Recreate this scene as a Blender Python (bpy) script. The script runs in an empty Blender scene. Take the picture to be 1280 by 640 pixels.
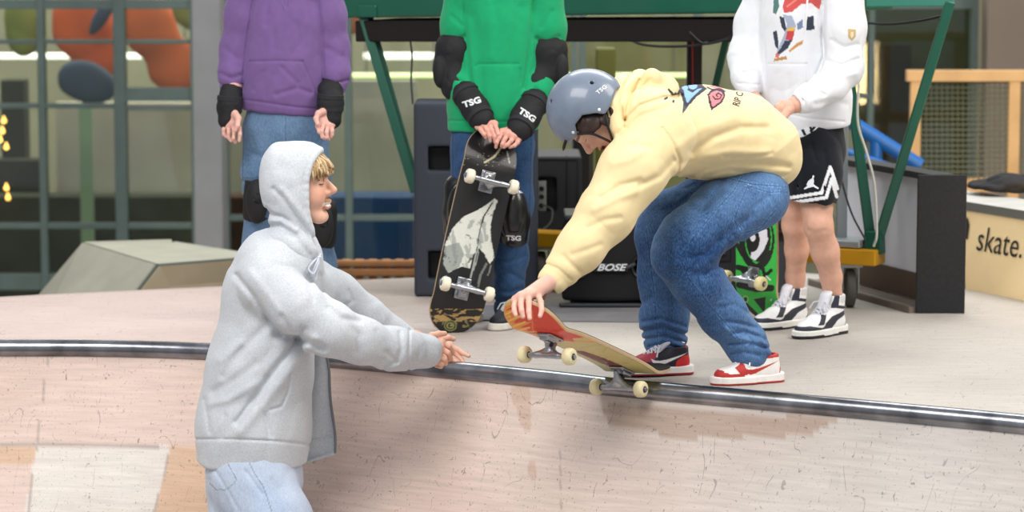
import bpy, bmesh, math, random
import numpy as np
from mathutils import Vector, Matrix
from mathutils.bvhtree import BVHTree

# ------------------------------------------------------------------ camera, world, lights
SC = bpy.context.scene
COL = SC.collection
F = 3555.56            # focal length in pixels of the 1280 wide frame (100 mm on 36 mm)
TILT = math.atan(420.0 / F)
CAMZ = 1.5
cam_d = bpy.data.cameras.new('camera'); cam = bpy.data.objects.new('camera', cam_d); COL.objects.link(cam)
cam_d.lens = 100; cam_d.sensor_width = 36; cam_d.clip_end = 200
cam_d.dof.use_dof = True; cam_d.dof.focus_distance = 9.25; cam_d.dof.aperture_fstop = 3.2
cam.location = (0, 0, CAMZ); cam.rotation_euler = (math.pi / 2 - TILT, 0, 0)
SC.camera = cam
SC.view_settings.view_transform = 'Standard'
SC.view_settings.look = 'None'
SC.view_settings.gamma = 1.0
SC.view_settings.use_curve_mapping = False
SC.view_settings.exposure = 0.16
w = bpy.data.worlds.new('hall_light'); SC.world = w; w.use_nodes = True
w.node_tree.nodes['Background'].inputs[0].default_value = (0.94, 0.97, 1.0, 1)
w.node_tree.nodes['Background'].inputs[1].default_value = 0.50

def area(name, loc, target, size, power, colr):
    d = bpy.data.lights.new(name, 'AREA'); d.shape = 'RECTANGLE'; d.size = size[0]; d.size_y = size[1]
    d.energy = power; d.color = colr
    o = bpy.data.objects.new(name, d); COL.objects.link(o); o.location = loc
    o.rotation_euler = (Vector(target) - Vector(loc)).to_track_quat('-Z', 'Y').to_euler()
    return o
area('ceiling_lamp_front', (-2.5, 4.5, 6.0), (0, 9.6, 0.3), (5, 3), 470, (1.0, 0.97, 0.94))
area('ceiling_lamp_right', (5.0, 8.0, 5.5), (0.5, 10.0, 0), (3, 3), 290, (1.0, 0.95, 0.88))
area('interior_fill', (-2.0, 20.5, 4.3), (-2.0, 21.0, 0), (9, 3), 560, (1.0, 0.96, 0.84))  # unseen fill light added to brighten the room behind the glass
area('ceiling_lamp_back', (1.0, 13.5, 5.5), (0.5, 10.0, 0.0), (6, 2), 300, (0.95, 0.98, 1.0))

# ------------------------------------------------------------------ pixel / world helpers
CT, ST = math.cos(TILT), math.sin(TILT)
def P(px, py, Y):
    a = (px - 640) / F; b = (320 - py) / F
    d = np.array([a, CT + b * ST, -ST + b * CT])
    return np.array([0, 0, CAMZ]) + d * (Y / d[1])
def G(px, py, z=0.0):
    a = (px - 640) / F; b = (320 - py) / F
    d = np.array([a, CT + b * ST, -ST + b * CT])
    return np.array([0, 0, CAMZ]) + d * ((z - CAMZ) / d[2])
def proj(V):
    V = np.asarray(V, dtype=np.float64)
    dx = V[..., 0]; dy = V[..., 1]; dz = V[..., 2] - CAMZ
    dep = dy * CT - dz * ST; up = dy * ST + dz * CT
    return 640 + F * dx / dep, 320 - F * up / dep
def mpp(Y):            # metres per pixel at a depth
    return Y / F
def A(*v): return np.array(v, dtype=np.float64)
def unit(v):
    v = np.asarray(v, dtype=np.float64); return v / np.linalg.norm(v)

# ------------------------------------------------------------------ materials
def srgb(r, g, b):
    f = lambda c: (c / 255 / 12.92) if c / 255 <= 0.04045 else ((c / 255 + 0.055) / 1.055) ** 2.4
    return (f(r), f(g), f(b))
def lin(*c):
    return np.array(srgb(*c))
MATS = {}
def mat(name, color, rough=0.6, metal=0.0, noise=0.0, nscale=8.0, bump=0.0, bscale=200.0, attr=False,
        sheen=0.0, spec=0.4, trans=0.0, emis=None, estr=0.0, coat=0.0, color2=None):
    if name in MATS: return MATS[name]
    m = bpy.data.materials.new(name); m.use_nodes = True
    nt = m.node_tree; N = nt.nodes; L = nt.links; b = N['Principled BSDF']
    b.inputs['Roughness'].default_value = rough; b.inputs['Metallic'].default_value = metal
    b.inputs['Specular IOR Level'].default_value = spec
    b.inputs['Sheen Weight'].default_value = sheen
    b.inputs['Coat Weight'].default_value = coat
    tc = N.new('ShaderNodeTexCoord')
    src = None
    if attr:
        at = N.new('ShaderNodeAttribute'); at.attribute_name = 'Col'; src = at.outputs['Color']
    else:
        b.inputs['Base Color'].default_value = (*color, 1)
    if noise > 0:
        nz = N.new('ShaderNodeTexNoise'); nz.inputs['Scale'].default_value = nscale; nz.inputs['Detail'].default_value = 6
        L.new(tc.outputs['Object'], nz.inputs['Vector'])
        if color2 is not None:
            mx = N.new('ShaderNodeMix'); mx.data_type = 'RGBA'
            ramp = N.new('ShaderNodeValToRGB'); ramp.color_ramp.elements[0].position = 0.5 - 0.2; ramp.color_ramp.elements[1].position = 0.5 + 0.2
            L.new(nz.outputs['Fac'], ramp.inputs['Fac']); L.new(ramp.outputs['Color'], mx.inputs['Factor'])
            mx.inputs['A'].default_value = (*color, 1); mx.inputs['B'].default_value = (*color2, 1)
            L.new(mx.outputs['Result'], b.inputs['Base Color'])
        else:
            mr = N.new('ShaderNodeMapRange'); mr.inputs['From Min'].default_value = 0.3; mr.inputs['From Max'].default_value = 0.7
            mr.inputs['To Min'].default_value = 1 - noise; mr.inputs['To Max'].default_value = 1 + noise
            L.new(nz.outputs['Fac'], mr.inputs['Value'])
            vm = N.new('ShaderNodeVectorMath'); vm.operation = 'SCALE'
            if src is not None: L.new(src, vm.inputs[0])
            else: vm.inputs[0].default_value = color
            L.new(mr.outputs['Result'], vm.inputs['Scale']); L.new(vm.outputs['Vector'], b.inputs['Base Color'])
    elif src is not None:
        L.new(src, b.inputs['Base Color'])
    if bump > 0:
        nb = N.new('ShaderNodeTexNoise'); nb.inputs['Scale'].default_value = bscale; nb.inputs['Detail'].default_value = 3
        L.new(tc.outputs['Object'], nb.inputs['Vector'])
        bp = N.new('ShaderNodeBump'); bp.inputs['Strength'].default_value = bump; bp.inputs['Distance'].default_value = 0.002
        L.new(nb.outputs['Fac'], bp.inputs['Height']); L.new(bp.outputs['Normal'], b.inputs['Normal'])
    if emis is not None:
        b.inputs['Emission Color'].default_value = (*emis, 1); b.inputs['Emission Strength'].default_value = estr
    if trans > 0:
        b.inputs['Transmission Weight'].default_value = trans
    MATS[name] = m
    return m
def glass_mat():
    m = bpy.data.materials.new('window_glass'); m.use_nodes = True; N = m.node_tree.nodes; L = m.node_tree.links
    N.remove(N['Principled BSDF'])
    t = N.new('ShaderNodeBsdfTransparent'); t.inputs[0].default_value = (0.86, 0.9, 0.85, 1)
    g = N.new('ShaderNodeBsdfGlossy'); g.inputs['Roughness'].default_value = 0.03
    f = N.new('ShaderNodeFresnel'); f.inputs['IOR'].default_value = 1.5
    mx = N.new('ShaderNodeMixShader'); L.new(f.outputs[0], mx.inputs[0]); L.new(t.outputs[0], mx.inputs[1]); L.new(g.outputs[0], mx.inputs[2])
    L.new(mx.outputs[0], N['Material Output'].inputs[0])
    return m

# ------------------------------------------------------------------ objects
def tag(o, label=None, cat=None, group=None, kind=None):
    if label: o['label'] = label
    if cat: o['category'] = cat
    if group: o['group'] = group
    if kind: o['kind'] = kind
    return o
def empty(name, loc, label=None, cat=None, group=None, M=None):
    o = bpy.data.objects.new(name, None); COL.objects.link(o); o.empty_display_size = 0.1
    if M is not None: o.matrix_world = Matrix([list(r) for r in M])
    else: o.location = tuple(float(c) for c in loc)
    return tag(o, label, cat, group)
def root_offset(parent):
    p = parent
    while p is not None and p.parent is not None: p = p.parent
    return np.array(p.location) if p is not None else np.zeros(3)
def mk(name, V, Fc, m, parent=None, smooth=True, col=None, world=True, uv=None, mi=None, auto=False):
    """one mesh object; V (n,3), Fc array (k,4)/(k,3) or list of faces; world: V is in world coordinates"""
    V = np.asarray(V, dtype=np.float64)
    loc = None
    if world:
        if parent is not None: V = V - root_offset(parent)
        else:
            loc = np.array([(V[:, 0].min() + V[:, 0].max()) / 2, (V[:, 1].min() + V[:, 1].max()) / 2, V[:, 2].min()]); V = V - loc
    me = bpy.data.meshes.new(name)
    if isinstance(Fc, np.ndarray):
        k, n = Fc.shape
        me.vertices.add(len(V)); me.vertices.foreach_set('co', V.astype(np.float32).ravel())
        me.loops.add(k * n); me.loops.foreach_set('vertex_index', Fc.astype(np.int32).ravel())
        me.polygons.add(k); me.polygons.foreach_set('loop_start', np.arange(0, k * n, n, dtype=np.int32))
        me.polygons.foreach_set('loop_total', np.full(k, n, dtype=np.int32))
        me.update(calc_edges=True); me.validate()
    else:
        me.from_pydata([tuple(v) for v in V], [], [tuple(int(i) for i in f) for f in Fc]); me.update()
    if smooth: me.polygons.foreach_set('use_smooth', np.ones(len(me.polygons), dtype=bool))
    if isinstance(m, (list, tuple)):
        for q in m: me.materials.append(q)
        if mi is not None: me.polygons.foreach_set('material_index', np.asarray(mi, dtype=np.int32))
    elif m is not None: me.materials.append(m)
    if col is not None:
        ca = me.color_attributes.new('Col', 'FLOAT_COLOR', 'POINT')
        c = np.ones((len(V), 4), dtype=np.float32); c[:, :3] = col
        ca.data.foreach_set('color', c.ravel())
    if uv is not None:
        ul = me.uv_layers.new(name='UVMap')
        li = np.empty(len(me.loops), dtype=np.int32); me.loops.foreach_get('vertex_index', li)
        ul.data.foreach_set('uv', np.asarray(uv, dtype=np.float32)[li].ravel())
    o = bpy.data.objects.new(name, me); COL.objects.link(o)
    if loc is not None: o.location = loc
    if parent is not None: o.parent = parent
    if auto: me.set_sharp_from_angle(angle=math.radians(35)) if hasattr(me, 'set_sharp_from_angle') else None
    return o
class MB:
    """collects simple shapes and links them as one mesh"""
    def __init__(s): s.V = []; s.F = []; s.M = []; s.mi = 0
    def add(s, V, Fc):
        o = len(s.V); s.V += [tuple(float(c) for c in v) for v in V]; s.F += [tuple(i + o for i in f) for f in Fc]; s.M += [s.mi] * len(Fc); return s
    def box(s, c, size, R=None, bev=0.0):
        bm = bmesh.new(); bmesh.ops.create_cube(bm, size=1.0)
        for v in bm.verts: v.co = Vector((v.co.x * size[0], v.co.y * size[1], v.co.z * size[2]))
        if bev > 0: bmesh.ops.bevel(bm, geom=bm.edges[:], offset=bev, segments=2, affect='EDGES', profile=0.5)
        V = np.array([v.co[:] for v in bm.verts]); Fc = [[l.vert.index for l in f.loops] for f in bm.faces]; bm.free()
        if R is not None: V = V @ np.asarray(R).T
        return s.add(V + np.asarray(c), Fc)
    def bar(s, a, b, w, h, up=(0, 0, 1), bev=0.0):
        a = np.asarray(a, float); b = np.asarray(b, float); x = unit(b - a); u = np.asarray(up, float)
        y = unit(np.cross(u, x)); z = np.cross(x, y)
        return s.box((a + b) / 2, (np.linalg.norm(b - a), w, h), np.stack([x, y, z], axis=1), bev)
    def tube(s, pts, r, n=10, caps=True):
        pts = [np.asarray(p, float) for p in pts]; rr = r if isinstance(r, (list, tuple, np.ndarray)) else [r] * len(pts)
        V = []; Fc = []; prev = None
        for i, p in enumerate(pts):
            t = unit(pts[min(i + 1, len(pts) - 1)] - pts[max(i - 1, 0)])
            ref = prev if prev is not None else (A(0, 0, 1) if abs(t[2]) < 0.9 else A(1, 0, 0))
            u = unit(ref - t * np.dot(ref, t)); prev = u; v = np.cross(t, u)
            for k in range(n):
                an = 2 * math.pi * k / n; V.append(p + rr[i] * (math.cos(an) * u + math.sin(an) * v))
        for i in range(len(pts) - 1):
            for k in range(n):
                k2 = (k + 1) % n; Fc.append((i * n + k, i * n + k2, (i + 1) * n + k2, (i + 1) * n + k))
        if caps: Fc.append(tuple(range(n))[::-1]); Fc.append(tuple((len(pts) - 1) * n + k for k in range(n)))
        return s.add(V, Fc)
    def lathe(s, c, axis, prof, n=24):
        """prof: list of (distance along axis, radius)"""
        ax = unit(axis); ref = A(0, 0, 1) if abs(ax[2]) < 0.9 else A(1, 0, 0); u = unit(np.cross(ref, ax)); v = np.cross(ax, u)
        V = []; Fc = []
        for (t, r) in prof:
            for k in range(n):
                an = 2 * math.pi * k / n; V.append(np.asarray(c) + ax * t + r * (math.cos(an) * u + math.sin(an) * v))
        for i in range(len(prof) - 1):
            for k in range(n):
                k2 = (k + 1) % n; Fc.append((i * n + k, i * n + k2, (i + 1) * n + k2, (i + 1) * n + k))
        Fc.append(tuple(range(n))[::-1]); Fc.append(tuple((len(prof) - 1) * n + k for k in range(n)))
        return s.add(V, Fc)
    def prism(s, poly, z0, z1, R=None, c=(0, 0, 0)):
        """poly in local xy, extruded along local z"""
        n = len(poly); V = np.array([(x, y, z0) for x, y in poly] + [(x, y, z1) for x, y in poly])
        if R is not None: V = V @ np.asarray(R).T
        Fc = [tuple(range(n))[::-1], tuple(range(n, 2 * n))] + [(i, (i + 1) % n, n + (i + 1) % n, n + i) for i in range(n)]
        return s.add(V + np.asarray(c), Fc)
    def build(s, name, m, parent=None, smooth=False, world=True):
        o = mk(name, np.array(s.V), s.F, m, parent, smooth=smooth, world=world, mi=s.M if isinstance(m, (list, tuple)) else None)
        bm = bmesh.new(); bm.from_mesh(o.data); bmesh.ops.recalc_face_normals(bm, faces=bm.faces[:]); bm.to_mesh(o.data); bm.free()
        if smooth: o.data.set_sharp_from_angle(angle=math.radians(40))
        return o
def spline(pts, n=8):
    """catmull-rom through points"""
    p = [np.asarray(q, float) for q in pts]; p = [2 * p[0] - p[1]] + p + [2 * p[-1] - p[-2]]; out = []
    for i in range(1, len(p) - 2):
        for k in range(n):
            t = k / n; out.append(0.5 * ((2 * p[i]) + (-p[i-1] + p[i+1]) * t + (2*p[i-1] - 5*p[i] + 4*p[i+1] - p[i+2]) * t*t + (-p[i-1] + 3*p[i] - 3*p[i+1] + p[i+2]) * t**3))
    out.append(p[-2]); return out

# ------------------------------------------------------------------ signed distance sculpting
def smin(a, b, k):
    if k <= 0: return np.minimum(a, b)
    h = np.clip(0.5 + 0.5 * (b - a) / k, 0, 1); return b * (1 - h) + a * h - k * h * (1 - h)
def smax(a, b, k): return -smin(-a, -b, k)
def cap(a, b, ra, rb=None, sq=None):
    a = np.asarray(a, np.float32); b = np.asarray(b, np.float32); rb = ra if rb is None else rb
    if sq is not None: u = unit(sq[0]).astype(np.float32); k = sq[1]
    def f(X):
        Q = X - a; ba = b - a
        if sq is not None:
            Q = Q + (k - 1) * (Q @ u)[:, None] * u; ba = ba + (k - 1) * float(ba @ u) * u
        bb = float(ba @ ba)
        h = np.clip((Q @ ba) / bb, 0, 1) if bb > 1e-12 else np.zeros(len(Q), np.float32)
        R = Q - h[:, None] * ba
        d = np.sqrt(np.einsum('ij,ij->i', R, R)) - (ra + (rb - ra) * h)
        return d / (math.sqrt(k) if sq is not None else 1.0)
    return f
def ell(c, r, R=None):
    c = np.asarray(c, np.float32); r = np.asarray(r, np.float32); R = None if R is None else np.asarray(R, np.float32)
    def f(X):
        Q = X - c
        if R is not None: Q = Q @ R          # columns of R are the ellipsoid axes
        k0 = np.sqrt(np.sum((Q / r) ** 2, axis=1)); k1 = np.sqrt(np.sum((Q / (r * r)) ** 2, axis=1)) + 1e-9
        return k0 * (k0 - 1) / k1
    return f
def rbox(c, half, rad, R=None):
    c = np.asarray(c, np.float32); h = np.asarray(half, np.float32) - rad; R = None if R is None else np.asarray(R, np.float32)
    def f(X):
        Q = X - c
        if R is not None: Q = Q @ R
        q = np.abs(Q) - h
        return np.sqrt(np.sum(np.maximum(q, 0) ** 2, axis=1)) + np.minimum(q.max(axis=1), 0) - rad
    return f
def chain(pts, rad, k=0.02, sq=None):
    fs = [cap(pts[i], pts[i + 1], rad[i], rad[i + 1], sq) for i in range(len(pts) - 1)]
    def f(X):
        d = fs[0](X)
        for g in fs[1:]: d = smin(d, g(X), k)
        return d
    return f
def union(k, *fs):
    def f(X):
        d = fs[0](X)
        for g in fs[1:]: d = smin(d, g(X), k)
        return d
    return f
def cut(f, g, k=0.004):
    return lambda X: smax(f(X), -g(X), k)
def inter(f, g, k=0.004):
    return lambda X: smax(f(X), g(X), k)
def plane(p, n):
    p = np.asarray(p, np.float32); n = unit(n).astype(np.float32)
    return lambda X: (X - p) @ n
def off(f, a): return lambda X: f(X) - a
def seg2(px, py, pts):
    """distance in pixels to a polyline; also the parameter along it"""
    best = None
    for (x0, y0), (x1, y1) in zip(pts[:-1], pts[1:]):
        dx, dy = x1 - x0, y1 - y0; L = dx * dx + dy * dy + 1e-9
        h = np.clip(((px - x0) * dx + (py - y0) * dy) / L, 0, 1)
        d = np.hypot(px - x0 - h * dx, py - y0 - h * dy)
        best = d if best is None else np.minimum(best, d)
    return best
def strokes(f, items):
    """items: (polyline in photo pixels, half width px, depth m [+ groove, - ridge], (Ymin, Ymax) or None)"""
    def g(X):
        d = f(X); px, py = proj(X); dd = np.zeros(len(X))
        for it in items:
            pts, wpx, amp = it[:3]; yr = it[3] if len(it) > 3 else None
            xs = [p[0] for p in pts]; ys = [p[1] for p in pts]; m = (px > min(xs) - 3 * wpx) & (px < max(xs) + 3 * wpx) & (py > min(ys) - 3 * wpx) & (py < max(ys) + 3 * wpx)
            if yr is not None: m &= (X[:, 1] > yr[0]) & (X[:, 1] < yr[1])
            if not m.any(): continue
            dist = seg2(px[m], py[m], pts); dd[m] += amp * np.exp(-(dist / wpx) ** 2)
        return d + dd
    return g
def wav(X, s, seed):
    r = np.random.RandomState(seed); o = np.zeros(len(X), np.float32)
    for _ in range(6):
        k = r.normal(size=3); k = k / np.linalg.norm(k) * s * r.uniform(0.7, 1.5)
        o += np.sin(X @ k.astype(np.float32) * 6.283 + r.uniform(0, 6.28)).astype(np.float32)
    return o / 6
def wrinkle(f, amp=0.003, scale=(6, 6, 6), seed=1, fine=0.35):
    """cloth-like ridged displacement; scale = cycles per metre on each axis"""
    sc = np.asarray(scale, np.float32)
    def g(X):
        Q = X * sc; wq = Q + 0.35 * np.stack([wav(Q, 0.7, seed + 11), wav(Q, 0.7, seed + 12), wav(Q, 0.7, seed + 13)], axis=1)
        n = 1 - 2 * np.abs(wav(wq, 1.0, seed)) ** 0.8 * 1.6
        n2 = wav(wq * 2.3, 1.0, seed + 5)
        return f(X) + amp * (n * 0.6 + fine * n2).astype(np.float32)
    return g
def surface(f, lo, hi, h, margin=0.012, B=8):
    """naive surface nets on a sparse grid: returns vertices and quads"""
    lo = np.asarray(lo, float); hi = np.asarray(hi, float)
    nb = np.maximum(np.ceil((hi - lo) / h / B).astype(int), 1); n = nb * B
    bi = np.stack(np.meshgrid(*[np.arange(k) for k in nb], indexing='ij'), -1).reshape(-1, 3)
    cen = lo + (bi + 0.5) * B * h
    d = np.concatenate([f(c.astype(np.float32)) for c in np.array_split(cen, max(1, len(cen) // 200000))])
    keep = np.abs(d) < 0.5 * 1.7320508 * B * h * 1.7 + margin
    Fld = np.empty(tuple(nb), np.float32); Fld[tuple(bi.T)] = np.sign(d) * 1.0
    Fld = np.repeat(np.repeat(np.repeat(Fld, B, 0), B, 1), B, 2)
    kb = bi[keep]; loc = np.stack(np.meshgrid(*[np.arange(B)] * 3, indexing='ij'), -1).reshape(-1, 3)
    for ch in np.array_split(kb, max(1, len(kb) // 500)):
        idx = (ch[:, None, :] * B + loc[None]).reshape(-1, 3)
        Fld[tuple(idx.T)] = f((lo + idx * h).astype(np.float32))
    S = Fld < 0
    # cells with a sign change
    c = np.zeros(tuple(n - 1), np.int8)
    for i in (0, 1):
        for j in (0, 1):
            for k in (0, 1): c += S[i:n[0]-1+i, j:n[1]-1+j, k:n[2]-1+k]
    act = np.argwhere((c > 0) & (c < 8))
    vid = np.full(tuple(n - 1), -1, np.int32); vid[tuple(act.T)] = np.arange(len(act))
    acc = np.zeros((len(act), 3)); cnt = np.zeros(len(act))
    cor = [(i, j, k) for i in (0, 1) for j in (0, 1) for k in (0, 1)]
    vals = {q: Fld[tuple((act + q).T)] for q in cor}
    for q in cor:
        for ax in range(3):
            if q[ax] == 0:
                r = list(q); r[ax] = 1; r = tuple(r); a, b = vals[q], vals[r]; m = (a < 0) != (b < 0)
                t = np.where(m, a / np.where(m, a - b, 1), 0); pt = np.tile(np.array(q, float), (len(act), 1)); pt[:, ax] = t
                acc += pt * m[:, None]; cnt += m
    V = lo + (act + acc / cnt[:, None]) * h
    Q = []
    for ax in range(3):
        o1, o2 = [(1, 2), (2, 0), (0, 1)][ax]
        a = S; sl0 = [slice(0, None)] * 3; sl0[ax] = slice(0, n[ax] - 1); sl1 = [slice(0, None)] * 3; sl1[ax] = slice(1, None)
        cr = S[tuple(sl0)] != S[tuple(sl1)]; e = np.argwhere(cr)
        e = e[(e[:, o1] > 0) & (e[:, o2] > 0) & (e[:, o1] < n[o1] - 1) & (e[:, o2] < n[o2] - 1)]
        ins = S[tuple(e.T)]
        def cell(d1, d2):
            q = e.copy(); q[:, o1] -= d1; q[:, o2] -= d2; return vid[tuple(q.T)]
        q = np.stack([cell(0, 0), cell(1, 0), cell(1, 1), cell(0, 1)], 1)
        q[~ins] = q[~ins][:, ::-1]; Q.append(q)
    Q = np.concatenate(Q); Q = Q[(Q >= 0).all(1)]
    return V, Q
def relax(V, Q, it=1, lam=0.5):
    for _ in range(it):
        s = np.zeros_like(V); c = np.zeros(len(V))
        for i in range(4):
            for j in (1, 3):
                np.add.at(s, Q[:, i], V[Q[:, (i + j) % 4]]); np.add.at(c, Q[:, i], 1)
        V = V + lam * (s / np.maximum(c, 1)[:, None] - V)
    return V
def bbox_of(pts, pad):
    p = np.array(pts); return p.min(0) - pad, p.max(0) + pad
def sculpt(name, f, lo, hi, h, m, parent, color=None, smooth_it=1, world=True, label=None):
    V, Q = surface(f, lo, hi, h)
    if smooth_it: V = relax(V, Q, smooth_it, 0.45)
    Q = Q[:, ::-1] if False else Q
    col = color(V) if color is not None else None
    o = mk(name, V, Q, m, parent, col=col, world=world)
    if label: o['label'] = label
    return o

# ------------------------------------------------------------------ painting on vertices
def inpoly(px, py, poly):
    ins = np.zeros(len(px), bool); n = len(poly)
    for i in range(n):
        x0, y0 = poly[i]; x1, y1 = poly[(i + 1) % n]
        if y0 == y1: continue
        c = ((y0 > py) != (y1 > py)) & (px < (x1 - x0) * (py - y0) / (y1 - y0) + x0); ins ^= c
    return ins
class Paint:
    def __init__(s, x, y, base): s.x = x; s.y = y; s.c = np.tile(np.asarray(base, float), (len(x), 1))
    def poly(s, pts, c, mask=None):
        m = inpoly(s.x, s.y, pts)
        if mask is not None: m &= mask
        s.c[m] = c; return s
    def line(s, pts, wd, c, mask=None):
        m = seg2(s.x, s.y, pts) < wd
        if mask is not None: m &= mask
        s.c[m] = c; return s
    def ring(s, cx, cy, rx, ry, c, inner=0.0, mask=None):
        d = np.hypot((s.x - cx) / rx, (s.y - cy) / ry); m = (d < 1) & (d >= inner)
        if mask is not None: m &= mask
        s.c[m] = c; return s
    def blot(s, freq, thr, c, seed, mask=None, mix=1.0):
        X = np.stack([s.x * freq[0], s.y * freq[1], 0 * s.x], 1).astype(np.float32)
        X = X + 0.5 * np.stack([wav(X * .7, 1, seed + 21), wav(X * .7, 1, seed + 22), 0 * X[:, 0]], 1)
        n = wav(X, 1, seed) + 0.6 * wav(X * 2.1, 1, seed + 3) + 0.4 * wav(X * 4.3, 1, seed + 7); m = n > thr
        if mask is not None: m &= mask
        s.c[m] = s.c[m] * (1 - mix) + np.asarray(c) * mix; return s
# ------------------------------------------------------------------ lettering laid on a surface
def text_tris(txt, bold=0.0, shear=0.0, res=3):
    cu = bpy.data.curves.new('lettering', 'FONT'); cu.body = txt; cu.size = 1.0; cu.offset = bold; cu.shear = shear
    cu.resolution_u = res; cu.align_x = 'CENTER'; cu.align_y = 'CENTER'
    o = bpy.data.objects.new('lettering', cu); COL.objects.link(o)
    dg = bpy.context.evaluated_depsgraph_get(); me = bpy.data.meshes.new_from_object(o.evaluated_get(dg))
    bm = bmesh.new(); bm.from_mesh(me); bmesh.ops.triangulate(bm, faces=bm.faces[:])
    V = np.array([v.co[:] for v in bm.verts]); Fc = [[v.index for v in f.verts] for f in bm.faces]; bm.free()
    bpy.data.objects.remove(o); bpy.data.curves.remove(cu); bpy.data.meshes.remove(me)
    return V, Fc
def densify(V, Fc, maxlen):
    bm = bmesh.new(); vs = [bm.verts.new(v) for v in V]
    for f in Fc:
        try: bm.faces.new([vs[i] for i in f])
        except ValueError: pass
    bmesh.ops.triangulate(bm, faces=bm.faces[:])
    for _ in range(5):
        es = [e for e in bm.edges if e.calc_length() > maxlen]
        if not es: break
        bmesh.ops.subdivide_edges(bm, edges=es, cuts=1); bmesh.ops.triangulate(bm, faces=bm.faces[:])
    bm.verts.index_update()
    V = np.array([v.co[:] for v in bm.verts]); Fc = [[v.index for v in f.verts] for f in bm.faces]; bm.free(); return V, Fc
def bvh(o):
    M = o.matrix_basis if o.parent is None else Matrix.Translation(Vector(root_offset(o.parent)))
    return BVHTree.FromPolygons([M @ v.co for v in o.data.vertices], [tuple(p.vertices) for p in o.data.polygons])
def decal(name, pts2, Fc, tree, m, parent, lift=0.0012, step=2.0):
    """pts2: flat shape in photo pixels, laid on the cloth it is printed on"""
    V, Fc = densify([(p[0], p[1], 0) for p in pts2], Fc, step); out = []; ok = []
    o0 = Vector((0, 0, CAMZ))
    for v in V:
        d = Vector(P(v[0], v[1], 10.0)) - o0; d.normalize(); h = tree.ray_cast(o0, d)
        if h[0] is None: out.append((0, 0, 0)); ok.append(False)
        else: out.append(tuple(h[0] - d * lift)); ok.append(True)
    Fc = [f for f in Fc if all(ok[i] for i in f)]
    if not Fc: return None
    used = sorted({i for f in Fc for i in f}); mp = {u: i for i, u in enumerate(used)}
    o = mk(name, np.array([out[i] for i in used]), [[mp[i] for i in f] for f in Fc], m, parent, smooth=True)
    return o
def decal_text(name, txt, cx, cy, height, ang, tree, m, parent, bold=0.0, wscale=1.0, step=2.0, shear=0.0):
    V, Fc = text_tris(txt, bold, shear); a = math.radians(ang)
    x = V[:, 0] * height * wscale; y = -V[:, 1] * height
    pts = np.stack([cx + x * math.cos(a) - y * math.sin(a), cy + x * math.sin(a) + y * math.cos(a)], 1)
    return decal(name, pts, Fc, tree, m, parent, step=step)
def outline(pts, closed=True):
    return [tuple(p) for p in pts], [list(range(len(pts)))]
# ------------------------------------------------------------------ structure: platform, ramp, hall
M_WHITE = mat('white_paint', srgb(225, 225, 225), 0.6)
M_BLACK = mat('black_plastic', srgb(24, 24, 26), 0.5)
M_STEEL = mat('steel', srgb(150, 150, 155), 0.35, 1.0)
M_WOOD = mat('pine_wood', srgb(205, 165, 115), 0.6, noise=0.12, nscale=6)
FLOORZ = -1.3

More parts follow.
